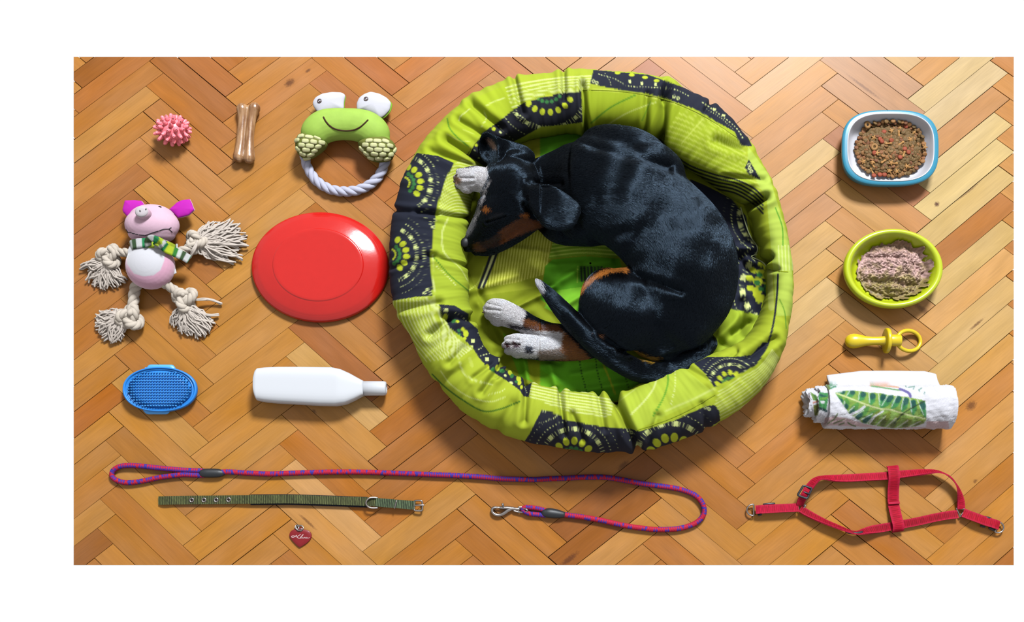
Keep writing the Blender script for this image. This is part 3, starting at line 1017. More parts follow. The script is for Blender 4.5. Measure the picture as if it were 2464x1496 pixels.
    hem_spots(c, [(1310, 988), (1698, 981), (1706, 984), (1519, 1040), (1512, 1034)], m)
    m = c.poly([(1056, 732), (1094, 735), (1128, 755), (1127, 772), (1150, 792), (1180, 820), (1212, 855), (1232, 882), (1268, 908), (1280, 919), (1272, 955), (1260, 953), (1251, 939), (1230, 923), (1201, 904), (1174, 886), (1152, 859), (1139, 838), (1112, 811), (1080, 787), (1075, 771), (1064, 763)], NAVY)
    r = random.Random(9)
    for x, y in ((1073, 746), (1138, 820), (1134, 835), (1172, 864), (1204, 866)):
        c.poly([(x - 5, y - 4), (x + 4, y - 5), (x + 5, y + 4), (x - 4, y + 5)], PALE, m)
    for x, y, rr, cc in ((1121, 802, 9, YEL), (1114, 792, 6, YEL), (1104, 795, 5, DGR), (1104, 806, 6, DGR), (1118, 814, 5, YEL), (1072, 762, 8, YEL), (1092, 772, 6, DGR), (1101, 773, 5, YEL), (1197, 885, 8, YEL), (1186, 890, 7, DGR), (1208, 892, 7, DGR), (1228, 896, 8, YEL), (1232, 904, 6, DGR), (1248, 911, 8, YEL), (1250, 921, 6, YEL), (1230, 921, 5, PALE), (1216, 903, 4, PALE), (1242, 918, 4, DGR), (1172, 884, 8, YEL), (1220, 888, 4, YEL), (1255, 931, 5, YEL)):
        c.disc(x, y, rr, cc, rr * .72, r.uniform(0, 3), m)
    L([(1150, 800), (1163, 820), (1160, 835), (1148, 842)], 3, PALE, m, dash=(6, 2.2))
    L([(1156, 856), (1180, 850), (1205, 856), (1222, 880)], 3, PALE, m, dash=(7, 2.2))
    L([(1095, 752), (1110, 760), (1122, 772)], 2.4, PALE, m, dash=(8, 3))
    L([(1262, 930), (1268, 945)], 2.4, PALE, m, dash=(5, 2))
    return c


# gathers of the cloth: line from, to, half width, depth
GATHER = [((1018, 510), (1128, 526), 6, 7), ((1036, 614), (1128, 642), 5, 6), ((1085, 342), (1162, 394), 8, 15), ((1052, 368), (1150, 402), 7, 8), ((1142, 255), (1196, 300), 8, 14), ((1110, 292), (1158, 322), 7, 10), ((1240, 200), (1256, 262), 6, 12), ((1356, 180), (1358, 232), 6, 10),
          ((1403, 216), (1412, 318), 6, 16), ((1556, 240), (1552, 330), 6, 8), ((1600, 240), (1586, 350), 10, 26), ((1594, 232), (1602, 214), 6, 8), ((1700, 262), (1716, 240), 6, 8), ((1785, 350), (1735, 335), 9, 14), ((1836, 478), (1795, 500), 8, 22), ((1830, 430), (1760, 420), 6, 8),
          ((1850, 622), (1830, 640), 8, 14), ((1868, 648), (1848, 650), 6, 8), ((1805, 855), (1856, 820), 8, 14), ((1765, 850), (1730, 880), 7, 8), ((1640, 875), (1690, 905), 7, 6), ((1476, 948), (1528, 1062), 9, 26), ((1348, 930), (1356, 1030), 6, 12), ((1440, 945), (1452, 1020), 6, 8), ((1380, 1002), (1400, 1050), 7, 10), ((1270, 910), (1262, 1000), 7, 12), ((1205, 880), (1165, 935), 7, 12),
          ((1145, 905), (1180, 880), 6, 8), ((1080, 770), (1040, 800), 8, 14), ((1130, 765), (1072, 762), 8, 14), ((1046, 730), (975, 742), 8, 9), ((1112, 840), (1085, 868), 7, 8), ((1230, 880), (1200, 905), 5, 8), ((960, 505), (1040, 512), 6, 7), ((955, 640), (1035, 616), 6, 6), ((1000, 960), (1090, 900), 10, 5), ((1200, 1030), (1230, 980), 12, 8), ((1560, 1070), (1580, 1010), 8, 8), ((1700, 1030), (1690, 980), 8, 6)]


def carve(x, y, lines):
    d = np.zeros(len(x))
    for (a, b, w, k) in lines:
        ax, ay = a; bx, by = b
        L2 = (bx - ax) ** 2 + (by - ay) ** 2
        t = np.clip(((x - ax) * (bx - ax) + (y - ay) * (by - ay)) / L2, -.15, 1.15)
        q = np.hypot(x - ax - t * (bx - ax), y - ay - t * (by - ay))
        d += k * (np.exp(-(q / w) ** 2) - 0.35 * np.exp(-((q - 2.2 * w) / (1.3 * w)) ** 2))
    return d


def build_bed():
    bed = thing('dog_bed', 'round padded lime green dog bed with navy patchwork print on the parquet', 'dog bed', BC[0], BC[1])
    cloth = paint_mat('printed_cotton', 0.85, 0.12, (1400, 0.25, 0.0006, 2.0))
    ro, ri = polar(OUTER), polar(INNER)
    n, m = 1500, 132
    th = np.linspace(-math.pi, math.pi, n, endpoint=False)
    k9 = np.ones(9) / 9
    def sm(a, it=3):
        for _ in range(it):
            a = np.convolve(np.concatenate([a[-4:], a, a[:4]]), k9, 'valid')
        return a
    Ro, Ri = sm(ro(th)), sm(ri(th))
    HC, HR = 74.0, 74.0
    # more samples on the upper half
    s = np.linspace(0, 1, m, endpoint=False)
    al = np.where(s < .78, -0.42 + s / .78 * (math.pi + .84), math.pi + .42 + (s - .78) / .22 * (math.pi - .84))
    ca, sa = np.cos(al), np.sin(al)
    xr = np.sign(ca) * np.abs(ca) ** .82
    zr = np.sign(sa) * np.abs(sa) ** .86
    mid, half = (Ro + Ri) / 2, (Ro - Ri) / 2
    R = mid[:, None] + half[:, None] * xr[None]
    # the top of the bolster leans a little inwards
    Hh = HC + HR * zr[None] * np.ones((n, 1))
    X = BC[0] + R * np.cos(th)[:, None]
    Y = BC[1] + R * np.sin(th)[:, None]
    up = np.clip(zr, 0, 1)[None] * np.ones((n, 1))
    pts = np.stack([X, Y, Hh], -1).reshape(-1, 3)
    # puckers and soft wrinkles
    w = W(pts, 74.0)
    px, py = proj(w)
    dep = carve(px, py, GATHER) * np.clip(pts[:, 2] / 60 - .2, 0, 1)
    q = np.column_stack([np.repeat(th, m) * 420, pts[:, 2] * 0.6 + R.ravel() * .35])
    wr = noise_sum(q, 120, 3, 2) * 2.0 + noise_sum(np.column_stack([np.repeat(th, m) * 420, R.ravel() * .22]), 30, 4, 2) * 0.9
    dep = dep - wr * np.clip(pts[:, 2] / 50, 0, 1)
    nrm = np.stack([np.cos(th)[:, None] * xr[None], np.sin(th)[:, None] * xr[None], np.broadcast_to(zr[None], (n, m))], -1).reshape(-1, 3)
    pts = pts - nrm * dep[:, None]
    # big padded fold at the upper right leaning inwards
    bul = np.exp(-((px - 1715) / 95) ** 2 - ((py - 385) / 62) ** 2) * 20
    pts += np.column_stack([-bul * .55, bul * .6, bul * .5]) * np.clip((pts[:, 2] - 40) / 60, 0, 1)[:, None]
    pts[:, 2] = np.maximum(pts[:, 2], 0.6)
    w = W(pts, 74.0)
    i = np.arange(n)[:, None]; j = np.arange(m)[None]
    i2, j2 = (i + 1) % n, (j + 1) % m
    f = np.stack([i * m + j, i2 * m + j, i2 * m + j2, i * m + j2], -1).reshape(-1, 4)
    px, py = proj(w)
    c = rim_print()
    col = alb(c.sample(px, py))
    mk('bolster', w, f, cloth, bed, col=col)
    # stitched seams on the bolster
    tree = bvh(w, f)
    thread = flat_mat('lime_seam', (150, 166, 34), 0.9, 0.1)
    def seam(pts2, r=1.6, off=0.6):
        out = []
        for x, y in smooth_path(pts2, 5.0):
            a, nn = hit(tree, x, y)
            if a is not None:
                out.append(a + nn * off * S)
        return tube(np.array(out) / S, r, 6)
    for line in ([(1403, 216), (1480, 219), (1540, 226), (1594, 238), (1640, 254), (1700, 283), (1772, 330)],
                 [(1530, 1036), (1600, 1012), (1660, 985), (1720, 950)],
                 [(1128, 372), (1140, 350), (1155, 330)],
                 [(1850, 648), (1868, 652), (1896, 654)]):
        v, ff = seam(line)
        mk('seam', v * S, [q[::-1] for q in ff], thread, bed)

    # --- cushion inside
    cc = Canvas(1080, 290, 1900, 1000, (134, 146, 20))
    L = cc.line
    cc.poly([(1125, 640), (1170, 560), (1310, 555), (1310, 690), (1150, 712)], (150, 160, 34))
    st = cc.mask_poly([(1176, 600), (1215, 560), (1290, 545), (1335, 545), (1330, 600), (1312, 660), (1240, 680), (1160, 692)])
    cc.poly([(1176, 600), (1215, 560), (1290, 545), (1335, 545), (1330, 600), (1312, 660), (1240, 680), (1160, 692)], (150, 156, 30))
    for k in range(24):
        x = 1180 + k * 6.9
        L([(x + 14, 535), (x + 3, 600), (x - 12, 700)], 3.6, (206, 208, 92), st, alpha=.9)
    L([(1196, 598), (1180, 640), (1158, 690)], 10, (222, 226, 150))
    L([(1186, 598), (1170, 645), (1152, 692)], 6, (34, 36, 44))
    L([(1200, 596), (1184, 640), (1163, 690)], 5.5, (34, 36, 44))
    for x in (1139, 1151, 1164):
        L([(x, 600), (x + 5, 612)], 6, (30, 32, 40))
    st = cc.mask_poly([(1320, 622), (1340, 545), (1480, 575), (1495, 610), (1480, 620), (1410, 614)])
    cc.poly([(1320, 622), (1340, 545), (1480, 575), (1495, 610), (1480, 620), (1410, 614)], (120, 160, 30), )
    for k in range(9):
        y = 545 + k * 9
        L([(1310, y + 10), (1400, y), (1500, y + 6)], 3.4, (180, 206, 84), st, alpha=.8)
    cc.poly([(1312, 640), (1330, 624), (1410, 616), (1490, 622), (1500, 660), (1440, 680), (1390, 760), (1340, 745), (1300, 720)], (88, 158, 20))
    cc.poly([(1330, 700), (1400, 690), (1380, 780), (1350, 760), (1310, 740)], (122, 186, 40))
    cc.poly([(1394, 640), (1452, 640), (1450, 678), (1394, 678)], (74, 128, 24))
    for k in range(7):
        L([(1398 + k * 8.3, 642), (1400 + k * 8.3, 676)], (3.4, 4.6, 3.0, 5.2, 3.0, 2.4, 3.4)[k], (32, 44, 36))
    L([(1390, 640), (1389, 680)], 1.6, (170, 196, 70))
    L([(1128, 698), (1150, 680), (1165, 640)], 1.8, (190, 200, 90))
    L([(1235, 742), (1290, 715), (1320, 700)], 2.6, (186, 196, 60), alpha=.7)
    cc.poly([(1210, 800), (1300, 870), (1480, 850), (1620, 900), (1480, 965), (1330, 940), (1250, 905)], (104, 170, 22))
    cc.poly([(1290, 880), (1345, 872), (1480, 872), (1560, 905), (1470, 955), (1360, 930)], (104, 182, 34))
    cc.poly([(1268, 860), (1300, 870), (1300, 935), (1275, 910)], (150, 164, 24))
    for x0 in (1394, 1433, 1497):
        L([(x0, 862), (x0 + 6, 900), (x0 + 20, 950)], 3.0, (28, 48, 24), dash=(7, 2.6))
    L([(1452, 878), (1468, 915), (1480, 948)], 4, (190, 190, 40), alpha=.7)
    cc.poly([(1280, 300), (1400, 300), (1400, 400), (1290, 400)], (90, 158, 24))
    cc.poly([(1255, 335), (1300, 322), (1300, 400), (1270, 400)], (152, 158, 34))
    cc.poly([(1640, 420), (1760, 470), (1800, 500), (1700, 470)], (150, 156, 26))
    # navy side of the cushion behind the dog's back
    navy = cc.poly([(1660, 430), (1700, 447), (1760, 478), (1795, 520), (1802, 560), (1825, 600), (1818, 618), (1842, 636), (1852, 690), (1846, 735), (1832, 760), (1760, 742), (1690, 640)], NAVY)
    fan(cc, 1880, 690, 58, 130, 235, navy, 21, 7)
    fan(cc, 1850, 520, 44, 120, 215, navy, 22, 8)
    for x, y, r_, c_ in ((1828, 661, 8, DGR), (1822, 680, 8, DGR), (1832, 695, 8, DGR), (1804, 669, 10, YEL), (1806, 693, 10, YEL), (1822, 709, 11, YEL), (1812, 650, 9, YEL), (1830, 636, 7, YEL), (1840, 668, 5, YEL), (1841, 681, 5, YEL)):
        cc.disc(x, y, r_, c_, r_ * .75, .3, navy)
    cc.poly([(1760, 742), (1832, 760), (1800, 850), (1700, 880), (1680, 820)], (164, 186, 46))
    N1, M1 = 620, 190
    th2 = np.linspace(-math.pi, math.pi, N1, endpoint=False)
    Rin = sm(ri(th2), 2) + 14
    ss = np.linspace(0.002, 1, M1) ** .8
    Rr = Rin[:, None] * ss[None]
    X = BC[0] + Rr * np.cos(th2)[:, None]; Y = BC[1] + Rr * np.sin(th2)[:, None]
    x, y = X.ravel(), Y.ravel()
    h = 50 - 10 * (np.tile(ss, N1)) ** 4
    FOLD = [((1130, 700), (1230, 668), 9, -9), ((1232, 745), (1322, 700), 7, -8), ((1330, 690), (1385, 655), 9, -10), ((1350, 742), (1395, 715), 8, -9), ((1150, 700), (1175, 760), 9, 9), ((1178, 760), (1210, 850), 12, 10), ((1205, 800), (1160, 740), 9, -9), ((1215, 850), (1330, 868), 9, 8), ((1262, 870), (1270, 915), 7, -9), ((1325, 885), (1335, 920), 9, -9), ((1390, 900), (1480, 885), 10, -8), ((1430, 935), (1520, 920), 8, -7), ((1340, 780), (1300, 735), 10, 6), ((1240, 600), (1320, 612), 9, -5), ((1330, 640), (1450, 632), 9, -6),
            ((1690, 850), (1780, 760), 10, -12), ((1740, 860), (1800, 800), 9, -12), ((1785, 735), (1785, 800), 8, 12), ((1800, 780), (1770, 800), 7, 12), ((1730, 820), (1770, 850), 7, 9), ((1775, 470), (1800, 560), 8, -10), ((1780, 600), (1822, 604), 8, -12), ((1800, 630), (1846, 650), 7, -10), ((1782, 622), (1800, 650), 7, 10), ((1800, 545), (1815, 580), 7, 9), ((1300, 360), (1380, 340), 9, -7)]
    h = h - carve(x, y, FOLD) * 0.9 + noise_sum(np.column_stack([x, y]), 130, 21, 3) * 3.0
    rim_lift = np.exp(-((x - 1835) / 26) ** 2 - ((y - 660) / 110) ** 2) * 30 + np.exp(-((x - 1800) / 24) ** 2 - ((y - 540) / 70) ** 2) * 26
    h = np.maximum(h + rim_lift, 16)
    top = np.column_stack([x, y, h])
    bot = np.column_stack([x.reshape(N1, M1)[:, -1], y.reshape(N1, M1)[:, -1], np.full(N1, 4.0)])
    w = W(np.concatenate([top, bot]), 45.0)
    i = np.arange(N1)[:, None]; j = np.arange(M1 - 1)[None]; i2 = (i + 1) % N1
    f = np.stack([i * M1 + j, i2 * M1 + j, i2 * M1 + j + 1, i * M1 + j + 1], -1).reshape(-1, 4)
    ii = np.arange(N1); e = N1 * M1
    f2 = np.stack([ii * M1 + M1 - 1, ((ii + 1) % N1) * M1 + M1 - 1, e + (ii + 1) % N1, e + ii], 1)
    f = np.concatenate([f, f2])
    px, py = proj(w)
    mk('cushion', w, f, cloth, bed, col=alb(np.minimum(cc.sample(px, py) * 1.10, 255)))
    # black and white piping on the ruffled edge of the cushion
    ct = bvh(w, f)
    out = []
    for xx, yy in smooth_path([(1782, 500), (1796, 545), (1806, 570), (1822, 595), (1818, 612), (1808, 618), (1838, 634), (1849, 664), (1848, 730), (1832, 758)], 5):
        a, nn = hit(ct, xx, yy)
        if a is not None:
            out.append(a / S + np.array([0, 0, 2.0]))
    v, ff = tube(np.array(out), 1.5, 8)
    seg = np.repeat(np.arange(len(v) // 8), 8)
    mk('piping', v * S, ff, flat_mat('pale_piping', (196, 206, 150), 0.8, 0.1), bed)
    return bed, ct


bed, cushion_tree = build_bed()
# ------------------------------------------------------------------ sleeping puppy
BLK, TAN, WHT, NOSE = (10, 10, 12), (124, 72, 31), (238, 232, 234), (26, 26, 30)


def tub(pts, seg=20, step=6.0, flat=1.0):
    """tapered limb through (px, py, h, radius)"""
    q = smooth_path(np.array(pts, float), step)
    return tube(q[:, :3], np.maximum(q[:, 3], 1.5), seg, flat=flat)


def coat_print():
    c = Canvas(1080, 290, 1820, 930, BLK)
    # blaze and muzzle
    c.poly([(1176, 438), (1182, 436), (1170, 464), (1159, 492), (1152, 518), (1141, 540), (1132, 554), (1131, 546), (1144, 520), (1153, 494), (1162, 466)], (164, 158, 158), feather=2)
    c.poly([(1135, 525), (1146, 540), (1135, 560), (1118, 580), (1110, 572)], (112, 110, 112), feather=4)
    c.poly([(1108, 570), (1122, 572), (1134, 582), (1132, 600), (1116, 594)], NOSE, feather=1)
    c.poly([(1136, 590), (1150, 582), (1165, 592), (1168, 606), (1140, 606)], (104, 66, 34), feather=4)
    c.poly([(1180, 590), (1200, 555), (1240, 530), (1262, 523), (1298, 534), (1302, 548), (1262, 562), (1230, 574), (1205, 590)], TAN, feather=5)
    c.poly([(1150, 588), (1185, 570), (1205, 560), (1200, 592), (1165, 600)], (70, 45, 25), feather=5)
    c.poly([(1160, 503), (1170, 500), (1178, 505), (1178, 512), (1168, 515), (1160, 511)], (170, 98, 34), feather=2)
    c.poly([(1247, 518), (1262, 513), (1273, 518), (1270, 525), (1252, 523)], (178, 104, 40), feather=2)
    c.poly([(1132, 470), (1142, 468), (1146, 488), (1136, 490)], (150, 86, 36), feather=2)
    c.poly([(1176, 522), (1192, 512), (1208, 514), (1212, 522), (1192, 530), (1180, 534)], (30, 28, 29), feather=3)
    c.line([(1174, 534), (1186, 532), (1198, 527), (1211, 521)], 3.0, (3, 3, 4), alpha=1)
    # inside of the raised ear
    c.poly([(1174, 332), (1184, 338), (1194, 352), (1196, 366), (1186, 362), (1178, 350)], (150, 116, 92), feather=3)
    # fore paw
    c.poly([(1090, 405), (1170, 400), (1175, 430), (1150, 480), (1100, 475)], WHT, feather=2)
    c.poly([(1094, 424), (1112, 428), (1110, 444), (1096, 444)], (170, 128, 100), feather=3)
    c.poly([(1112, 468), (1140, 462), (1140, 478), (1116, 478)], (178, 140, 112), feather=3)
    # hind legs
    c.poly([(1150, 700), (1215, 706), (1268, 752), (1262, 776), (1252, 812), (1160, 790)], WHT, feather=2)
    c.poly([(1262, 768), (1278, 770), (1310, 782), (1350, 780), (1372, 770), (1392, 775), (1392, 806), (1300, 804), (1262, 795)], TAN, feather=3)
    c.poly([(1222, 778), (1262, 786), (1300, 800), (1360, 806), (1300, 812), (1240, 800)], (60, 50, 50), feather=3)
    c.poly([(1196, 790), (1364, 800), (1362, 830), (1330, 858), (1200, 868)], (240, 236, 240), feather=2)
    c.poly([(1358, 800), (1392, 806), (1440, 830), (1450, 868), (1335, 868), (1352, 838)], (152, 96, 46), feather=4)
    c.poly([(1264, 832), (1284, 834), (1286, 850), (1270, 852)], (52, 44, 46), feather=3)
    c.poly([(1296, 845), (1345, 838), (1370, 862), (1300, 868)], (150, 130, 116), feather=4)
    for p in ([(1215, 822), (1226, 826), (1232, 834), (1226, 838), (1217, 832)], [(1236, 820), (1252, 826), (1256, 835), (1242, 838), (1234, 830)]):
        c.poly(p, (78, 44, 42), feather=1)
    # thigh edge, hock, under the tail
    c.line([(1384, 786), (1377, 745), (1392, 706), (1422, 672), (1456, 653), (1494, 646), (1502, 650)], 11, (176, 108, 48))
    c.poly([(1410, 792), (1430, 795), (1462, 806), (1468, 822), (1450, 830), (1426, 812)], (158, 104, 66), feather=3)
    # tail tip
    c.poly([(1278, 660), (1296, 664), (1312, 690), (1316, 706), (1302, 712), (1284, 690)], (226, 224, 232), feather=2)
    c.line([(1306, 698), (1322, 714), (1338, 731)], 40, BLK)
    c.line([(1336, 730), (1368, 766), (1405, 803), (1450, 843), (1495, 872), (1545, 892), (1610, 892), (1672, 864)], 55, BLK)
    c.poly([(1278, 660), (1296, 664), (1312, 690), (1318, 712), (1298, 708), (1284, 690)], (226, 224, 232), feather=2)
    c.poly([(1520, 843), (1536, 843), (1560, 854), (1602, 862), (1572, 874), (1545, 866)], (188, 142, 44), feather=3)
    return c


def ear_shell(poly, h_in, thick, hmap):
    """thin flap: outline in px with a height for every point of the plan"""
    v, f = pillow(poly, 0.0, thick / 2, thick / 2, n=60, rings=7, soft=2)
    v[:, 2] += hmap(v[:, 0], v[:, 1])
    k = (v[:, 2] - 120.0) / F          # higher parts are seen shifted away from the foot of the camera
    v[:, 0] -= (v[:, 0] - CX) * k
    v[:, 1] -= (v[:, 1] - 1263.0) * k
    return v, f


FLOW = [(1125, 575, 1, -1.0), (1150, 540, .6, -1), (1165, 490, .45, -1), (1190, 440, .8, -.9), (1240, 400, 1, -.3), (1200, 500, 1, -.5), (1180, 580, 1, -.3), (1250, 550, 1, -.25), (1260, 450, 1, .1), (1290, 480, .8, .5), (1340, 490, 1, .35), (1385, 510, 1, .4), (1330, 535, .9, .4), (1320, 420, 1, .1), (1400, 380, 1, .05), (1480, 340, 1, .15), (1560, 350, 1, .5), (1400, 460, 1, .25), (1480, 420, 1, .3), (1560, 440, .9, .6), (1640, 440, .7, .8), (1700, 500, .5, 1), (1440, 540, .9, .5), (1520, 540, .7, .8), (1600, 540, .5, 1), (1700, 600, .15, 1), (1760, 620, 0, 1), (1500, 620, .5, .9), (1580, 640, .5, .9), (1640, 680, .2, 1), (1720, 720, -.3, 1), (1680, 800, -.7, .8), (1600, 840, -1, .3), (1460, 680, -.2, 1), (1420, 740, -.2, 1), (1520, 700, .7, .6), (1560, 750, .6, .8), (1500, 780, -.1, 1), (1440, 790, -.7, .6), (1560, 820, -.5, .8), (1620, 880, -1, .1), (1530, 880, -1, -.2), (1430, 820, -.8, -.7), (1350, 740, -.7, -.8), (1300, 690, -.4, -1), (1190, 735, -1, -.35), (1280, 775, -1, -.3), (1360, 795, -1, 0), (1230, 825, -1, 0), (1320, 830, -1, 0), (1410, 840, -1, 0), (1120, 435, -1, 0), (1160, 440, -1, -.1), (1180, 350, -.2, -1), (1220, 370, -.9, -.4), (1260, 380, -1, -.3)]


def build_dog():
    dog = thing('dog', 'sleeping black, tan and white puppy curled up in the green dog bed', 'dog', 1500, 620)
    # work in (px, py, h); the trunk is a little flatter than wide
    pr = []
    pr.append(tub([(1255, 452, 104, 58), (1320, 448, 111, 78), (1390, 448, 121, 106), (1440, 452, 135, 118), (1520, 490, 137, 120), (1590, 548, 135, 122), (1636, 612, 132, 128), (1645, 685, 128, 126), (1622, 745, 118, 110), (1592, 778, 105, 88)], 40, 8, flat=0.78))
    pr.append(ellipsoid((1502, 358, 134), (104, 46, 62), math.radians(13)))            # far shoulder
    pr.append(ellipsoid((1560, 410, 150), (90, 60, 52), math.radians(25)))
    pr.append(ellipsoid((1420, 530, 108), (82, 56, 58), math.radians(8)))              # near shoulder, chest
    pr.append(tub([(1420, 540, 92, 46), (1350, 545, 84, 32), (1310, 520, 80, 26)], 18))  # near foreleg folded under the chin
    pr.append(ellipsoid((1502, 746, 134), (112, 97, 64), math.radians(20)))           # thigh
    pr.append(ellipsoid((1455, 700, 118), (62, 52, 52), math.radians(-40)))            # knee
    pr.append(ellipsoid((1478, 772, 105), (76, 46, 60), math.radians(15)))
    pr.append(ellipsoid((1588, 792, 112), (88, 56, 60), math.radians(-14)))            # rump
    # head
    pr.append(ellipsoid((1232, 462, 140), (76, 80, 62), math.radians(-25)))
    pr.append(tub([(1236, 480, 138, 64), (1206, 510, 130, 58), (1180, 540, 118, 47), (1156, 562, 108, 36), (1136, 578, 102, 26), (1124, 584, 100, 17)], 24, 5))
    pr.append(tub([(1285, 510, 112, 36), (1245, 540, 104, 34), (1205, 566, 96, 30), (1170, 584, 90, 24), (1146, 592, 90, 15)], 20, 5))
    pr.append(ellipsoid((1121, 582, 106), (13, 15, 12)))                              # nose pad
    pr.append(ellipsoid((1192, 522, 168), (16, 11, 8), math.radians(-30)))             # closed eyelid
    pr.append(ellipsoid((1165, 500, 166), (16, 12, 9), math.radians(-50)))             # brow
    # near ear, lying back over the neck
    pr.append(ear_shell([(1268, 450), (1288, 440), (1326, 444), (1360, 464), (1388, 484), (1400, 502), (1394, 526), (1378, 552), (1348, 558), (1312, 550), (1288, 528), (1270, 492)], 0, 18,
                        lambda x, y: 199 + 0.09 * (x - 1285) + 3 * np.sin((x - 1260) / 45.0) - 0.10 * np.maximum(y - 500, 0) - 0.5 * np.maximum(y - 540, 0)))
    pr.append(ellipsoid((1276, 480, 180), (22, 28, 22)))
    # far ear, standing up and folded
    pr.append(ear_shell([(1150, 352), (1154, 330), (1166, 313), (1180, 318), (1204, 332), (1240, 342), (1268, 352), (1287, 368), (1290, 386), (1262, 398), (1230, 402), (1200, 402), (1174, 398), (1156, 380)], 0, 26,
                        lambda x, y: 150 + 22 * np.exp(-((x - 1200) / 12) ** 2) + 24 * np.exp(-((y - 318) / 16) ** 2) - 20 * np.exp(-((x - 1172) / 16) ** 2 - ((y - 358) / 22) ** 2)))
    pr.append(ellipsoid((1240, 395, 140), (45, 25, 36)))
    # fore paw beside the head
    pr.append(tub([(1230, 448, 104, 30), (1185, 440, 124, 29), (1145, 436, 140, 29), (1124, 436, 142, 25)], 20, 5))
    for x, y in ((1112, 421), (1106, 435), (1110, 450), (1124, 461)):
        pr.append(ellipsoid((x, y, 138), (15, 9.5, 14), math.radians(8)))
    # hind legs
    pr.append(tub([(1420, 770, 84, 26), (1385, 790, 80, 21), (1330, 790, 78, 20), (1282, 776, 76, 23), (1240, 756, 75, 28), (1205, 742, 75, 31), (1190, 737, 74, 29)], 20, 5))
    for x, y, a in ((1182, 724, 20), (1174, 736, 20), (1178, 751, 20), (1192, 765, 20)):
        pr.append(ellipsoid((x, y, 72), (16, 10, 16), math.radians(a)))
    pr.append(tub([(1462, 812, 92, 26), (1430, 826, 84, 28), (1380, 830, 78, 31), (1320, 832, 76, 29), (1268, 826, 74, 29), (1240, 822, 73, 28)], 20, 5))
    for x, y, a in ((1226, 808, 5), (1220, 822, 0), (1226, 836, -5), (1246, 844, -10)):
        pr.append(ellipsoid((x, y, 71), (15, 9.5, 15), math.radians(a)))
    pr.append(ellipsoid((1446, 808, 112), (27, 20, 26), math.radians(25)))              # hock
    # tail lying over the hind legs
    pr.append(tub([(1706, 822, 92, 24), (1672, 858, 92, 26), (1610, 892, 98, 25), (1545, 892, 108, 26), (1495, 872, 124, 26), (1450, 842, 136, 27), (1405, 802, 140, 26), (1368, 766, 138, 23), (1336, 730, 134, 18), (1311, 701, 130, 12), (1296, 682, 128, 7), (1289, 673, 127, 2)], 20, 5))
    v, f = blob(pr, 120.0, 2.6, 7)
    # even out the trunk, where hide is stretched smoothly over the muscles
    px, py = proj(v)
    tl = smooth_path(np.array([(1287, 672), (1336, 730), (1368, 766), (1405, 803), (1450, 843), (1495, 872), (1545, 892), (1610, 892), (1690, 850)], float), 8)
    dt = np.min(np.hypot(px[:, None] - tl[None, :, 0], py[:, None] - tl[None, :, 1]), axis=1)
    wv = np.clip((px - 1345) / 60, 0, 1) * np.clip((dt - 30) / 25, 0, 1) * np.clip((830 - py) / 40, 0, 1)
    wv[(px < 1410) & (py > 420) & (py < 575)] = 0
    fa = np.asarray(f)
    e = np.concatenate([fa[:, [0, 1]], fa[:, [1, 2]], fa[:, [2, 3]], fa[:, [3, 0]]])
    cnt = np.bincount(e[:, 0], minlength=len(v)).astype(float) + np.bincount(e[:, 1], minlength=len(v))
    for _ in range(24):
        s_ = np.stack([np.bincount(e[:, 0], v[e[:, 1], k], len(v)) + np.bincount(e[:, 1], v[e[:, 0], k], len(v)) for k in range(3)], 1) / cnt[:, None]
        v = v + (s_ - v) * (.6 * wv)[:, None]
    # small relief: shoulder blade, ribs, folds
    me = mesh_from('t', v, f)
    nn = np.empty(len(v) * 3, np.float32); me.vertices.foreach_get('normal', nn); nn = nn.reshape(-1, 3)
    bpy.data.meshes.remove(me)
    px, py = proj(v)
    up = np.clip(nn[:, 2], 0, 1)
    CREASE = [((1396, 342), (1585, 392), 9, 7), ((1498, 650), (1620, 694), 9, 7), ((1268, 500), (1300, 540), 6, 4), ((1285, 440), (1340, 440), 7, 6), ((1440, 585), (1500, 560), 12, 6), ((1480, 640), (1540, 560), 16, 4), ((1452, 812), (1500, 846), 5, 12), ((1500, 846), (1580, 862), 5, 14), ((1580, 862), (1675, 838), 5, 12), ((1112, 428), (1135, 428), 3, 3), ((1110, 443), (1135, 441), 3, 3), ((1176, 730), (1200, 736), 3, 3.5), ((1174, 744), (1198, 746), 3, 3.5), ((1222, 815), (1244, 816), 3, 3.5), ((1222, 829), (1246, 829), 3, 3.5), ((1176, 534), (1210, 522), 2.6, 5), ((1140, 596), (1200, 580), 4, 4)]
    dep = carve(px, py, CREASE)
    dep += -noise_sum(v / S, 140, 31, 2) * 4.2 * (px > 1300)
    v = v - nn * (dep * up * S)[:, None]
    c = coat_print()
    jx = noise_sum(np.column_stack([px, py]), 9, 77, 2) * 2.2
    jy = noise_sum(np.column_stack([px, py]), 9, 78, 2) * 2.2
    col = c.sample(px + jx, py + jy)
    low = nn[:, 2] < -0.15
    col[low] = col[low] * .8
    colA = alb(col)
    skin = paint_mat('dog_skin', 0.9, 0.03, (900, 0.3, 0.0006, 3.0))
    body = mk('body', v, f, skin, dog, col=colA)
    tree = bvh(v, f)
    # nose with nostrils, claws
    nm = flat_mat('wet_black_nose', (22, 22, 26), 0.5, 0.2, (900, .4, .0004))
    def at(x, y, up_=0.0):
        a, n2 = hit(tree, x, y)
        return a + n2 * up_ * S
    a = at(1119, 583)
    vv, ff = ellipsoid((0, 0, 0), (10.5, 12, 7), 0.3)
    mk('nose', a + vv * np.array([1, -1, 1]) * S, [q[::-1] for q in ff], nm, dog)
    cl = flat_mat('claw', (96, 78, 70), 0.4, 0.3)
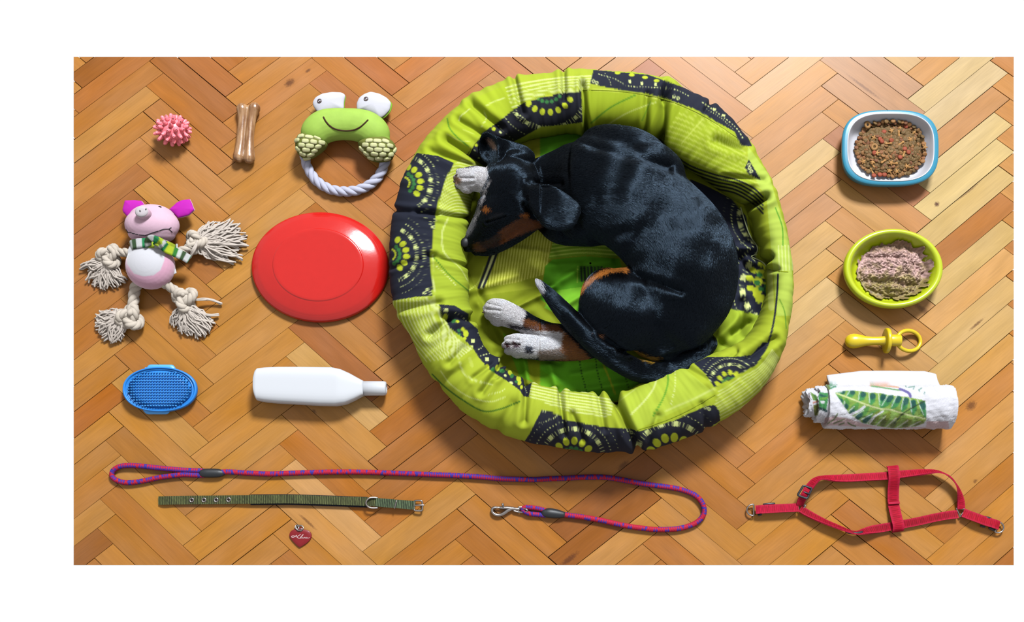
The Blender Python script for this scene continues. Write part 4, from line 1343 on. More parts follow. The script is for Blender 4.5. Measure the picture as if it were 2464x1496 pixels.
    for (x, y, dx, dy) in ((1100, 420, -8, -1), (1094, 435, -8, 0), (1098, 451, -8, 2), (1170, 722, -8, -3), (1162, 735, -8, -2), (1165, 750, -8, 0), (1214, 806, -7, -3), (1208, 820, -8, 0), (1213, 834, -8, 2)):
        b0, _n = hit(tree, x + 3, y)
        if b0 is None:
            continue
        p0 = b0 / S
        pth = np.array([p0 + [0, 0, -4], p0 + [dx * .6, -dy * .6, -3], p0 + [dx, -dy, -8]])
        vv, ff = tube(pth, [3.0, 2.2, 0.8], 8)
        mk('claw', vv * S, ff, cl, dog)
    # whiskers would be thinner than a pixel; the short coat is built as hair
    build_fur(dog, v, f, nn, c)
    return dog


def build_fur(dog, v, f, nn, canv):
    r = np.random.RandomState(8)
    f = np.asarray(f)
    a, b, c, d = v[f[:, 0]], v[f[:, 1]], v[f[:, 2]], v[f[:, 3]]
    area = 0.5 * np.linalg.norm(np.cross(c - a, d - b), axis=1)
    fn = nn[f].mean(1)
    fn /= np.linalg.norm(fn, axis=1, keepdims=True)
    wgt = area * np.clip(fn[:, 2] + 0.45, 0.02, 1.0)
    N = 230000
    pick = r.choice(len(f), N, p=wgt / wgt.sum())
    s, t = r.rand(N, 1), r.rand(N, 1)
    root = (a[pick] * (1 - s) + b[pick] * s) * (1 - t) + (d[pick] * (1 - s) + c[pick] * s) * t
    n = fn[pick]
    px, py = proj(root)
    fl = np.array(FLOW)
    w = 1.0 / (((px[:, None] - fl[None, :, 0]) ** 2 + (py[:, None] - fl[None, :, 1]) ** 2) + 900.0) ** 1.6
    g = fl[:, 2:4] / np.linalg.norm(fl[:, 2:4], axis=1, keepdims=True)
    dirp = (w[:, :, None] * g[None]).sum(1)
    dirp /= np.linalg.norm(dirp, axis=1, keepdims=True) + 1e-9
    ang = noise_sum(np.column_stack([px, py]), 64, 5, 2) * 0.16 + r.normal(0, 0.13, N)
    ca, sa = np.cos(ang), np.sin(ang)
    dx = dirp[:, 0] * ca - dirp[:, 1] * sa
    dy = dirp[:, 0] * sa + dirp[:, 1] * ca
    dw = np.column_stack([dx, -dy, np.zeros(N)])
    dw = dw - n * (dw * n).sum(1, keepdims=True)
    dw /= np.linalg.norm(dw, axis=1, keepdims=True) + 1e-9
    ln = 10.0 * np.ones(N)
    head = (px < 1300) & (py < 610)
    ln[head] = 6.0
    muz = head & (py > 520)
    ln[muz] = 3.8
    ln[(px < 1400) & (py > 690)] = 5.0
    ln[(px < 1180) & (py < 490)] = 5.0
    tail = np.abs((py - 660) - (px - 1290) * 0.93) < 30
    ln[tail & (px < 1500) & (py > 660)] = 15.0
    ln *= r.uniform(.7, 1.25, N)
    lift = r.uniform(0.04, 0.20, N)
    K = 4
    pts = np.empty((N, K, 3), np.float32)
    for k in range(K):
        u = k / (K - 1)
        pts[:, k] = root + dw * (ln * u * S)[:, None] + n * ((ln * lift * (u - .55 * u * u) + .25 * u) * S)[:, None]
    tree = bvh(v, f)
    for k in (1, 2, 3):                  # let every hair follow the skin, also across hollows
        u = k / (K - 1)
        up_ = (ln * lift * (u - .55 * u * u) + .5 * u) * S
        q = pts[:, k]
        for i in range(N):
            a_, n_, _i, _d = tree.find_nearest(q[i])
            q[i] = a_ + n_ * up_[i]
    hc = bpy.data.hair_curves.new('fur')
    hc.add_curves([K] * N)
    off = _OFF[dog.name]
    hc.attributes['position'].data.foreach_set('vector', (pts - off).astype(np.float32).ravel())
    ra = hc.attributes.new('radius', 'FLOAT', 'POINT')
    rad = np.tile(np.array([0.40, 0.36, 0.26, 0.08]) * S, N)
    ra.data.foreach_set('value', rad.astype(np.float32))
    ca_ = hc.attributes.new('paint', 'FLOAT_COLOR', 'CURVE')
    col = canv.sample(px + r.normal(0, 2.2, N), py + r.normal(0, 2.2, N))
    col = col * r.uniform(.88, 1.14, (N, 1))
    cc = np.ones((N, 4), np.float32)
    cc[:, :3] = alb(np.clip(col, 0, 255))
    ca_.data.foreach_set('color', cc.ravel())
    m, nt, bs = new_mat('short_glossy_coat', 0.25, 0.17)
    at = nt.nodes.new('ShaderNodeAttribute'); at.attribute_name = 'paint'
    nt.links.new(at.outputs['Color'], bs.inputs['Base Color'])
    bs.inputs['Specular Tint'].default_value = (0.46, 0.70, 1.0, 1.0)
    hc.materials.append(m)
    o = bpy.data.objects.new('fur', hc)
    COL.objects.link(o)
    o.parent = dog
    o['kind'] = 'stuff'
    return o


dog = build_dog()
# ------------------------------------------------------------------ things left of the bed
def flipf(f):
    return [tuple(q)[::-1] for q in f]


def mkp(name, vf, ref, m, parent=None, smooth=True, **kw):
    """mesh part from (px, py, h) geometry (whose y runs down, so faces are turned round)"""
    return mk(name, W(vf[0], ref), flipf(vf[1]), m, parent, smooth, **kw)


def spiky_ball():
    t = thing('spiky_ball', 'small pink rubber ball covered with blunt spikes', 'ball', 415, 313)
    m = flat_mat('pink_rubber', (318, 160, 174), 0.42, 0.3, (300, .15, .0004))
    c, r = (415, 313, 33), (34, 27.5, 30)
    mkp('core', ellipsoid(c, r), 33, m, t)
    prof = [(0, 6.2), (4, 5.4), (9, 4.6), (12, 3.7), (13.5, 1.8)]
    v, f = lathe([(rr, h) for h, rr in prof], 10)
    me = mesh_from('spike', np.asarray(v) * S, f[:-2] + [f[-1][::-1], f[-2]])
    me.polygons.foreach_set('use_smooth', [True] * len(me.polygons))
    me.materials.append(m)
    N = 62
    cw = W(np.array(c, float), 33)
    for i in range(N):
        z = 1 - 2 * (i + .5) / N
        a = i * 2.39996
        d = np.array([math.sqrt(1 - z * z) * math.cos(a), math.sqrt(1 - z * z) * math.sin(a), z])
        if d[2] < -0.75:
            continue
        n = d / np.array(r) * np.array([1, 1, 1]); n /= np.linalg.norm(n)
        p = cw + d * np.array(r) * S * .98
        o = bpy.data.objects.new('spike', me)
        COL.objects.link(o)
        o.parent = t
        o.location = p - _OFF[t.name]
        o.rotation_euler = Vector(n).to_track_quat('Z', 'Y').to_euler()


def chew_bone():
    pr = []
    def tb(p):
        q = smooth_path(np.array(p, float), 4)
        return tube(q[:, :3], q[:, 3], 16)
    pr.append(tb([(583, 263, 17, 14), (584, 285, 16, 11), (581, 325, 16, 10.5), (578, 355, 16, 11.5), (575, 377, 17, 14.5)]))
    pr.append(tb([(613, 261, 17, 14), (606, 285, 16, 11), (601, 325, 16, 10.5), (600, 355, 16, 11.5), (600, 380, 17, 14.5)]))
    pr.append(tb([(598, 262, 14, 9), (596, 290, 14, 8), (592, 325, 14, 7.5), (588, 360, 14, 8), (588, 380, 14, 8)]))
    pr.append(tb([(573, 266, 10, 5), (574, 300, 10, 4), (568, 350, 10, 4), (564, 382, 10, 6)]))
    v, f = blob(pr, 15, 1.6, 3)
    m, nt, b = new_mat('rawhide', 0.3, 0.45)
    tc = nt.nodes.new('ShaderNodeTexCoord')
    mp = nt.nodes.new('ShaderNodeMapping'); mp.inputs['Scale'].default_value = (3.2, 0.5, 1)
    nt.links.new(tc.outputs['Object'], mp.inputs[0])
    n = nt.nodes.new('ShaderNodeTexNoise'); n.inputs['Scale'].default_value = 55; n.inputs['Detail'].default_value = 5
    nt.links.new(mp.outputs[0], n.inputs['Vector'])
    r = nt.nodes.new('ShaderNodeValToRGB')
    r.color_ramp.elements[0].position = .35; r.color_ramp.elements[0].color = tuple(alb((146, 92, 46))) + (1,)
    r.color_ramp.elements[1].position = .68; r.color_ramp.elements[1].color = tuple(alb((214, 166, 118))) + (1,)
    nt.links.new(n.outputs[0], r.inputs[0]); nt.links.new(r.outputs[0], b.inputs['Base Color'])
    add_bump(nt, b, 160, .3, .0006)
    b.inputs['Subsurface Weight'].default_value = .1
    b.inputs['Subsurface Radius'].default_value = (.006, .003, .002)
    o = mk('chew_bone', v, f, m)
    tag(o, 'tan rolled rawhide chew bone with knotted ends beside the pink ball', 'bone')


def frog_toy():
    t = thing('frog_toy', 'green plush frog ring toy with white eyes and a pale rope handle', 'dog toy', 830, 340)
    green = flat_mat('green_plush', (176, 214, 88), 0.75, 0.15, (900, .3, .0005), var=.05)
    pr = []
    q = smooth_path(np.array([(744, 340, 36, 24), (757, 322, 38, 36), (778, 306, 39, 39), (803, 300, 39, 38), (830, 299, 39, 37), (858, 301, 39, 38), (884, 308, 39, 39), (904, 324, 38, 37), (916, 344, 36, 25)], float), 4)
    pr.append(tube(q[:, :3], q[:, 3], 24, flat=.92))
    v, f = blob(pr, 38, 2.2, 8)
    mk('body', v, f, green, t)
    tree = bvh(v, f)
    white = flat_mat('white_felt', (232, 230, 240), 0.85, 0.1, (800, .3, .0005))
    dark = flat_mat('brown_thread', (74, 46, 26), 0.7, 0.1)
    pupil = flat_mat('dark_brown_eye', (66, 36, 34), 0.3, 0.4)
    back = flat_mat('green_felt', (150, 196, 60), 0.85, 0.1)
    eyes = [([(767, 273), (754, 256), (751, 245), (758, 233), (774, 224), (798, 220), (822, 221), (831, 227), (829, 236), (827, 246), (827, 262), (808, 266), (786, 272)], (769, 243), -6),
            ([(858, 264), (857, 248), (863, 234), (875, 225), (891, 219), (913, 224), (931, 234), (941, 246), (937, 264), (925, 277), (914, 284), (894, 272), (875, 265)], (881, 238), 8)]
    for poly, pc, o_ in eyes:
        vf = pillow(poly, 30, 5, 11, n=60, rings=9, soft=1)
        e = mkp('eye', vf, 34, white, t)
        pb = [(x + (1 if o_ < 0 else 3), y + 1.5) for x, y in poly]
        mkp('eye_backing', pillow(pb, 26, 6, 3, n=60, rings=5, soft=1), 34, back, e)
        et = bvh(W(vf[0], 34), flipf(vf[1]))
        a, n = hit(et, *pc)
        vv, ff = lathe([(1.9, 0.2), (2.6, 1.2), (5.6, 1.2), (5.8, 0.2)], 20)
        mk('pupil', a + np.asarray(vv) * S, ff[:-1] , pupil, e)
        vv, ff = ellipsoid((0.6, 0.8, 0.6), (1.9, 1.9, 1.2))
        mk('pupil_glint', a + np.asarray(vv) * S, ff, white, e)
    pts = []
    for x, y in smooth_path([(778.5, 282), (784, 292), (793, 302), (806, 310), (828, 314.5), (850, 313), (866, 306), (877, 297), (885, 289)], 2.5):
        a, n = hit(tree, x, y)
        if a is not None:
            pts.append((a + n * .3 * S) / S)
    v2, f2 = tube(np.array(pts), 1.9, 8)
    mk('mouth', v2 * S, f2, dark, t)
    # bobbled chewing pads
    padm = flat_mat('olive_mesh', (126, 132, 58), 0.85, 0.1, (900, .5, .0006))
    nubm = flat_mat('pale_green_nub', (226, 226, 168), 0.8, 0.12, (700, .5, .0006), var=.08)
    v0, f0 = ellipsoid((0, 0, 0), (10.4, 5.7, 4.8), nu=14, nv=8)
    v0 = np.sign(v0) * np.abs(v0 / np.array([10.4, 5.7, 4.8])) ** .62 * np.array([10.4, 5.7, 4.8])
    nme = mesh_from('nub', v0 * S, f0)
    nme.polygons.foreach_set('use_smooth', [True] * len(nme.polygons)); nme.materials.append(nubm)
    pads = [([(718, 325), (733, 321), (754, 326), (772, 332), (790, 346), (785, 356), (772, 367), (752, 380), (732, 384), (718, 372), (711, 358), (711, 342)], 0.10),
            ([(860, 345), (878, 331), (898, 328), (928, 329), (946, 341), (953, 352), (950, 368), (944, 384), (928, 389), (908, 390), (892, 386), (878, 376), (868, 363)], 0.04)]
    for poly, slope in pads:
        c = np.mean(poly, 0)
        vf = pillow(poly, 38, 30, 36, n=60, rings=9, soft=1)
        p = mkp('chew_pad', vf, 38, padm, t)
        pt = bvh(W(vf[0], 38), flipf(vf[1]))
        for row in range(-4, 5):
            for k in range(-4, 5):
                x = c[0] + (k + (row % 2) * .5) * 20.0 + row * 1.0
                y = c[1] + row * 10.6 + (x - c[0]) * slope + .0
                pp = np.asarray(poly)
                # inside the pad outline, a little shrunk
                q = (np.array([x, y]) - c) / 1.0 + c
                ins = False
                for i in range(len(pp)):
                    (x1, y1), (x2, y2) = pp[i], pp[(i + 1) % len(pp)]
                    if (y1 > q[1]) != (y2 > q[1]) and q[0] < (x2 - x1) * (q[1] - y1) / (y2 - y1) + x1:
                        ins = not ins
                if not ins:
                    continue
                a, n = hit(pt, x, y)
                if a is None:
                    continue
                n = n / np.linalg.norm(n)
                o = bpy.data.objects.new('nub', nme)
                COL.objects.link(o)
                o.parent = p
                o.location = a + n * 1.2 * S - _OFF[p.name]
                xa = np.array([1, -slope, 0.0]); xa -= n * (xa @ n); xa /= np.linalg.norm(xa)
                ya = np.cross(n, xa)
                o.rotation_euler = Matrix((xa, ya, n)).transposed().to_euler()
                o.scale = (random.Random(row * 31 + k).uniform(.85, 1.02), 1, 1)
        _OFF[p.name] = _OFF[p.name]
    rp = rope([(735, 378, 22), (737, 392, 18), (745, 412, 14), (762, 435, 13), (790, 453, 13), (822, 460, 13), (856, 458, 13), (886, 446, 13), (908, 428, 14), (922, 406, 17), (929, 386, 21)], 12.5, 62)
    mkp('rope_handle', rp, 14, flat_mat('white_cotton_rope', (214, 214, 236), 0.8, 0.1, (700, .4, .0006)), t)


def flying_disc():
    m = flat_mat('red_plastic', (228, 36, 30), 0.17, 0.36, (60, .08, .002), var=.02)
    prof = [(0.90, 2), (0.965, 1), (0.995, 3), (1.0, 7), (0.995, 12), (0.985, 15), (0.965, 17.8), (0.955, 18.4), (0.945, 20), (0.935, 20.4), (0.925, 22), (0.915, 22.4), (0.90, 24.2), (0.86, 26.6), (0.80, 29.6), (0.74, 32.4), (0.69, 34.6), (0.665, 35.6), (0.655, 35.9), (0.648, 37.4), (0.64, 38), (0.6, 38.2), (0.4, 38.4), (0.2, 38.5), (0.03, 38.5)]
    a, b = 165.5, 132.5
    v, f = lathe(prof, 128, a, b, (771, 643.5), close=False)
    n = 128
    v2, f2 = lathe([(0.90, 2), (0.93, 16), (0.64, 30), (0.03, 31)], n, a, b, (771, 643.5), close=False)
    V = np.concatenate([v, v2]); Fc = list(f) + [tuple(i + len(v) for i in q)[::-1] for q in f2]
    e1, e2 = (len(prof) - 1) * n, len(v) + 3 * n
    Fc.append(tuple(e1 + j for j in range(n))[::-1]); Fc.append(tuple(e2 + j for j in range(n)))
    o = mk('flying_disc', W(V, 7), Fc, m)
    tag(o, 'glossy red plastic flying disc lying upside up on the parquet', 'disc')


def grooming_brush():
    t = thing('grooming_brush', 'blue oval rubber grooming brush with rows of short bristles', 'brush', 385, 936)
    m = flat_mat('blue_rubber', (34, 150, 250), 0.45, 0.3)
    m2 = flat_mat('bright_blue_rubber', (96, 200, 290), 0.45, 0.3)
    dk = flat_mat('deep_blue_rubber', (60, 170, 285), 0.5, 0.25)
    mkp('body', lathe([(0.86, 8), (0.97, 10), (1.0, 15), (1.0, 22), (0.985, 25), (0.955, 26), (0.935, 25), (0.925, 22), (0.90, 20.5), (0.885, 22.5), (0.872, 22.5), (0.86, 20)], 96, 89.5, 54.0, (384.5, 936.5), 2.15), 22, m, t)
    # strap under the body, showing as a tongue above and below
    tabs = [([(350, 886), (356, 876), (416, 876.5), (422, 886), (428, 897), (343, 897)], 22), ([(340, 984), (347, 993), (352, 996), (402, 996), (408, 988), (414, 980)], 20)]
    for poly, h in tabs:
        mkp('strap', pillow(poly, h - 6, 6, 4, n=40, rings=4, pw=.25, soft=1), 20, m2, t)
    mkp('strap_band', loft([[(x, y, 0.5 + 7 * abs(math.sin((y - 936) / 60)) + d) for x, d in ((350, 0), (412, 0), (412, 3), (350, 3))] for y in np.linspace(884, 990, 18)]), 5, m2, t)
    # face, slightly domed, and bristles
    mkp('face', lathe([(0.87, 20), (0.6, 20.6), (0.3, 21), (0.02, 21)], 64, 89.5, 54.0, (384.5, 936.5), 2.15), 22, dk, t)
    parts = []
    for j in range(-7, 8):
        for i in range(-12, 13):
            x, y = i * 6.7, j * 6.6
            if (abs(x) / (89.5 * .85)) ** 2.15 + (abs(y) / (54 * .85)) ** 2.15 > 1:
                continue
            parts.append(lathe([(2.1, 20), (1.7, 26), (1.2, 30), (0.4, 31)], 6, 1, 1, (384.5 + x, 936.5 + y)))
    mkp('bristles', join(parts), 22, m2, t, kind='stuff')


def bottle():
    t = thing('shampoo_bottle', 'plain white plastic shampoo bottle lying on its side with a slim cap', 'bottle', 745, 930)
    m = flat_mat('white_plastic', (236, 238, 244), 0.35, 0.3)
    top = np.array([(615, 905), (618, 893), (623, 887.5), (640, 885.5), (667, 884), (720, 884), (801, 885), (822, 889.6), (843, 899), (862, 909.6), (870, 914), (876, 917)], float)
    bot = np.array([(615, 945), (617, 956), (621.5, 964), (640, 967.5), (667, 970), (720, 973), (774, 976), (809, 976.5), (833, 972.5), (854, 963), (866, 956.5), (876, 951)], float)
    xs = np.concatenate([np.linspace(615, 630, 10), np.linspace(640, 790, 10), np.linspace(800, 876, 18)])
    secs = []
    for x in xs:
        y0, y1 = np.interp(x, top[:, 0], top[:, 1]), np.interp(x, bot[:, 0], bot[:, 1])
        c, hw = (y0 + y1) / 2, (y1 - y0) / 2
        e = min(1, (x - 612) / 9)
        hh = (27 - 10 * max(0, (x - 815) / 61) ** 1.2) * (0.80 + .20 * math.sqrt(e))
        a = np.linspace(0, 2 * math.pi, 40, endpoint=False)
        k = (np.abs(np.cos(a)) ** 4.6 + np.abs(np.sin(a)) ** 4.6) ** (-1 / 4.6)
        secs.append(np.stack([np.full(40, x), c + hw * k * np.cos(a), 28 + hh * k * np.sin(a)], 1))
    mkp('body', loft(secs), 26, m, t)
    a = np.linspace(0, 2 * math.pi, 36, endpoint=False)
    cs = []
    for x, r in ((872, 15.5), (876.5, 16.5), (877, 17.6), (924, 17.2), (928.5, 16), (930.5, 13), (930.6, 9), (926, 8.5)):
        cs.append(np.stack([np.full(36, x), 934.3 + r * np.cos(a), 28 + r * np.sin(a)], 1))
    mkp('cap', loft(cs), 26, m, t)


def tassel(rng, base, tips, n, h0, r=2.1, spread=6.0, curl=13.0):
    """loose cotton yarns running from a knot to a line of tips"""
    tips = np.asarray(tips, float)
    out = []
    for i in range(n):
        s = rng.random() * (len(tips) - 1)
        k = min(int(s), len(tips) - 2)
        e = tips[k] + (tips[k + 1] - tips[k]) * (s - k)
        lf = rng.uniform(.72, 1.05)
        b = np.array(base) + np.array([rng.uniform(-spread, spread), rng.uniform(-spread, spread)])
        e = b + (e - b) * lf
        nrm = np.array([-(e - b)[1], (e - b)[0]]); nrm /= np.linalg.norm(nrm) + 1e-9
        k1 = rng.uniform(-curl, curl)
        k2 = rng.uniform(-4.5, 4.5)
        hs = h0 * rng.uniform(.5, 1.15)
        he = rng.uniform(2.5, 14)
        p = []
        for u in np.linspace(0, 1, 9):
            q = b + (e - b) * u + nrm * (k1 * math.sin(u * 3.1) + k2 * math.sin(u * 7.5 + k1) + rng.uniform(-1.4, 1.4))
            p.append((q[0], q[1], hs + (he - hs) * u + 5 * math.sin(u * 3.1) * rng.uniform(.2, 1)))
        out.append(tube(np.array(p), r * rng.uniform(.75, 1.15), 6))
    return join(out)


def knot(c, R, r, h, ang=0.0, sq=1.0):
    """overhand knot of thick rope"""
    t = np.linspace(0, 2 * math.pi, 60, endpoint=False)
    x = (np.sin(t) + 2 * np.sin(2 * t)) / 3 * R
    y = (np.cos(t) - 2 * np.cos(2 * t)) / 3 * R * sq
    z = -np.sin(3 * t) * r * .75
    ca, sa = math.cos(ang), math.sin(ang)
    p = np.stack([c[0] + x * ca - y * sa, c[1] + x * sa + y * ca, h + z], 1)
    tt, a, b = frames(p, True)
    L = np.linspace(0, 2 * math.pi * 9, 60, endpoint=False)
    parts = []
    for k in range(3):
        th = L / 3 * 2 + 2 * math.pi * k / 3
        q = p + (a * np.cos(th)[:, None] + b * np.sin(th)[:, None]) * r * .42
        parts.append(tube(q, r * .62, 8, closed=True))
    return join(parts)


def pig_toy():
    t = thing('pig_toy', 'pink plush pig toy with a green scarf and knotted rope limbs', 'dog toy', 366, 620)
    rng = random.Random(4)
    # body and head
    pr = [ellipsoid((362, 640, 46), (59, 56, 44)), ellipsoid((360, 610, 44), (52, 40, 38)), ellipsoid((362, 585, 42), (46, 26, 32))]
    v, f = blob(pr, 46, 2.2, 6)
    c = Canvas(280, 560, 450, 720, (240, 182, 208))
    c.poly([(303, 600), (312, 586), (345, 580), (390, 584), (398, 600), (395, 628), (386, 650), (370, 662), (345, 665), (322, 658), (306, 636)], (228, 226, 232), feather=1)
    px, py = proj(v)
    plush = paint_mat('plush', 0.9, 0.1, (1100, .4, .0006), sheen=.25)
    mk('body', v, f, plush, t, col=alb(c.sample(px, py)))
    tree_b = bvh(v, f)
    pink = flat_mat('pink_plush', (248, 206, 226), 0.9, 0.1, (1100, .4, .0006), var=.03)
    hv, hf = blob([ellipsoid((366, 541, 48), (65.5, 42, 44)), ellipsoid((366, 526, 46), (56, 34, 41)), ellipsoid((364, 562, 44), (57, 24, 38))], 48, 2.2, 6)
    mk('head', hv, hf, pink, t)
    th_ = bvh(hv, hf)
    mag = flat_mat('magenta_felt', (214, 36, 196), 0.8, 0.12, (800, .3, .0006))
    edge = flat_mat('pale_pink_felt', (240, 190, 214), 0.85, 0.1)
    for poly, folds in (([(299, 481), (322, 480), (339, 482), (347, 493), (338, 503), (327, 511), (321, 523), (306, 521), (295, 509), (293, 503)], (318, 500)),
                        ([(455, 478), (460, 487), (464, 499), (467, 503), (453, 516), (440, 520), (427, 523), (416, 512), (405, 503), (418, 492), (424, 486), (437, 480)], (436, 502))):
        e = mkp('ear', pillow(poly, 40, 3, 7, n=48, rings=7, c=folds, soft=0), 44, mag, t)
        mkp('ear_rim', pillow([((x - folds[0]) * 1.035 + folds[0], (y - folds[1]) * 1.035 + folds[1]) for x, y in poly], 37, 3, 3, n=48, rings=4, c=folds, soft=0), 44, edge, e)
    # snout
    sn = flat_mat('pale_snout', (226, 216, 220), 0.9, 0.1, (1100, .4, .0006))
    a, n = hit(th_, 348, 516)
    vs, fs = lathe([(15, -10), (16.5, 0), (17, 9), (16, 15), (13, 18.5), (7, 19.6), (0.5, 19.8)], 32)
    s = mk('snout', a + (np.asarray(vs) * np.array([1.0, .86, 1.0]) + np.outer(np.asarray(vs)[:, 2], [-0.10, .16, 0])) * S, fs[:-1], pink, t)
    vs2, fs2 = lathe([(15.6, 14.6), (15.2, 16.8), (13, 19.2), (7, 20.2), (0.5, 20.4)], 32)
    sd = mk('snout_disc', a + (np.asarray(vs2) * np.array([1.0, .86, 1.0]) + np.outer(np.asarray(vs2)[:, 2], [-0.10, .16, 0])) * S, fs2[:-1], sn, s)
    st = bvh(a + (np.asarray(vs2) * np.array([1.0, .86, 1.0]) + np.outer(np.asarray(vs2)[:, 2], [-0.10, .16, 0])) * S, fs2[:-1])
    grey = flat_mat('grey_thread', (120, 112, 116), 0.8, 0.1)
    for x, y in ((337, 507.5), (351, 503.5)):
        q, n = hit(st, x, y)
        if q is None:
            q = a + np.array([(x - 345) * S, (508 - y) * S, 19.5 * S])
        vv, ff = ellipsoid((0, 0, 0), (2.0, 2.8, .9), .6 if x < 345 else -.3, 12, 8)
        mk('nostril', q + vv * S, ff, grey, s)
    blk = flat_mat('black_thread', (30, 26, 34), 0.6, 0.2)
    q, n = hit(th_, 384.5, 497.8)
    vv, ff = ellipsoid((0, 0, 0), (4.4, 2.8, 1.6), -.2, 16, 10)
    mk('eye', q + vv * S, ff, blk, t)
    lines = [[(308, 559.5), (316, 559)], [(318, 561), (324, 562)], [(326.5, 563), (332, 563.5)], [(335, 564.8), (348, 566)], [(350, 566), (363, 561.5)], [(365, 560.5), (381, 555.5)], [(384, 554.5), (394, 551), (406, 550.5)],
             [(304, 552), (308.5, 559.5), (305, 563.5)], [(411.5, 547.5), (406, 550.5), (414, 558.5)]]
    for i, ln in enumerate(lines):
        pts = []
        for x, y in (smooth_path(ln, 2.0) if len(ln) == 2 else np.array(ln)):
            q, n = hit(th_, x, y)
            if q is not None:
                pts.append((q + n * .4 * S) / S)
        if len(pts) > 1:
            v2, f2 = tube(np.array(pts), 1.1, 6)
            mk('mouth_stitch', v2 * S, f2, blk, t)
    # scarf
    sc = paint_mat('scarf_wool', 0.9, 0.1, (900, .6, .0008))
    cols = [(196, 214, 60), (60, 140, 60), (226, 230, 224), (70, 96, 62), (226, 226, 226), (46, 150, 92), (190, 214, 60), (228, 230, 226), (34, 136, 78), (206, 222, 50)]
    def scarf(name, path, wd, twist, per, ph=0):
        v, f, d, u = band(path, wd, 3.4, twist, 3)
        k = (((d + ph) // per).astype(int)) % len(cols)
        cc = np.array(cols, float)[k] * (1 - .12 * (np.abs(u) > .9))[:, None]
        mk(name, W(v, 70), f, sc, t, col=alb(cc))
    neck = []
    for x in np.linspace(309, 418, 14):
        y = 587 + ((x - 362) / 52) ** 2 * 5
        q, n = hit(tree_b, x, y)
        q2, _ = hit(th_, x, y)
        h = max([z[2] / S for z in (q, q2) if z is not None] or [30])
        neck.append((x, y, h + 3.5))
    neck[0] = (307, 594, 40); neck[-1] = (418, 591, 44)
    neck = [(x, y, h) for x, y, h in neck]
    scarf('scarf', neck, 23, 0, 13.5)
    scarf('scarf_tail', [(380, 583, 90), (394, 590, 94), (404, 600, 80), (420, 606, 66), (436, 612, 58), (450, 620, 52)], 22, [0, 15, 10, 5, 0, 0], 9.5, 50)
    scarf('scarf_knot', [(362, 596, 84), (366, 586, 97), (378, 581, 103), (392, 589, 101), (399, 600, 94)], 16, [-60, -40, -30, -45, -70], 11, 20)
    # rope limbs
    ropem = flat_mat('cotton_rope', (230, 216, 200), 0.85, 0.1, (700, .5, .0008), var=.04)
    yarn = flat_mat('cotton_yarn', (232, 218, 206), 0.9, 0.1, var=.05)
    def limb(name, path, R, kc, kR, kr, kh, ka, tb, tips, n, extra=()):
        e = mkp(name, rope(path, R, R * 4.2), 20, ropem, t)
        k_ = mkp('knot', join([knot(kc, kR, kr, kh, ka), ellipsoid((kc[0], kc[1], kh), (kR * .45, kR * .45, kr))]), 20, ropem, e)
        parts = [tassel(rng, tb, tips, n, 24)]
        for (pts, r) in extra:
            for j in range(5):
                p = np.array(pts, float) + np.array([[rng.uniform(-2.5, 2.5), rng.uniform(-2.5, 2.5), rng.uniform(-1, 2)] for _ in pts])
                parts.append(tube(smooth_path(p, 4), r * .55, 6))
        mkp('tassel', join(parts), 10, yarn, e, kind='stuff')
    limb('arm', [(318, 612, 34), (300, 609, 30), (284, 608, 26), (268, 602, 30)], 11, (264, 617), 24, 10, 22, .5, (264, 640),
         [(262, 620), (224, 622), (200, 632), (193, 644), (205, 668), (226, 688), (250, 696), (272, 692), (290, 686), (306, 672)], 150)
    limb('arm', [(418, 612, 36), (440, 606, 30), (456, 598, 28), (468, 586, 30)], 11, (472, 582), 21, 10, 22, 1.4, (482, 585),
         [(486, 548), (510, 533), (548, 528), (574, 541), (592, 566), (592, 600), (577, 637), (550, 628), (520, 622), (500, 620)], 170,
         [([(484, 590, 34), (474, 606, 36), (462, 622, 24)], 5)])
    limb('leg', [(336, 680, 26), (326, 694, 22), (322, 716, 20), (321, 738, 22), (320, 758, 30)], 14, (314, 764), 27, 11, 22, .2, (290, 766),
         [(300, 745), (262, 746), (236, 752), (229, 768), (234, 794), (248, 816), (272, 826), (292, 818), (304, 790)], 140)
    limb('leg', [(380, 676, 60), (390, 681, 50), (408, 690, 32), (428, 703, 24), (444, 712, 28)], 12, (446, 720), 25, 11, 22, .9, (448, 742),
         [(426, 752), (404, 772), (420, 786), (446, 806), (470, 816), (492, 806), (508, 790), (514, 772), (486, 756)], 140,
         [([(464, 726, 24), (490, 722, 20), (512, 722, 14), (531, 730, 8)], 3.4), ([(470, 748, 22), (500, 758, 14), (525, 757, 8)], 3.4)])
    # small sewn-in care tag
    mkp('care_tag', pillow([(417, 646), (421, 645), (424, 656), (416, 659), (412, 657)], 42, 1, 1, n=20, rings=3, soft=0), 46, flat_mat('white_tape', (232, 232, 236), .8, .1), t)


spiky_ball()
chew_bone()
frog_toy()
flying_disc()
grooming_brush()
bottle()
pig_toy()
# ------------------------------------------------------------------ leash, collar and tag along the bottom
def vtx_mesh_rope(path, r, seg, step):
    p = smooth_path(path, step)
    v, f = tube(p, r, seg, round_ends=True)
    n = len(v) // seg
    d = np.concatenate([[0], np.cumsum(np.linalg.norm(np.diff(p, axis=0), axis=1))])
    d = np.concatenate([[d[0]] * 3, d, [d[-1]] * 3])
    return v, f, np.repeat(d, seg), np.tile(np.arange(seg) / seg, n)


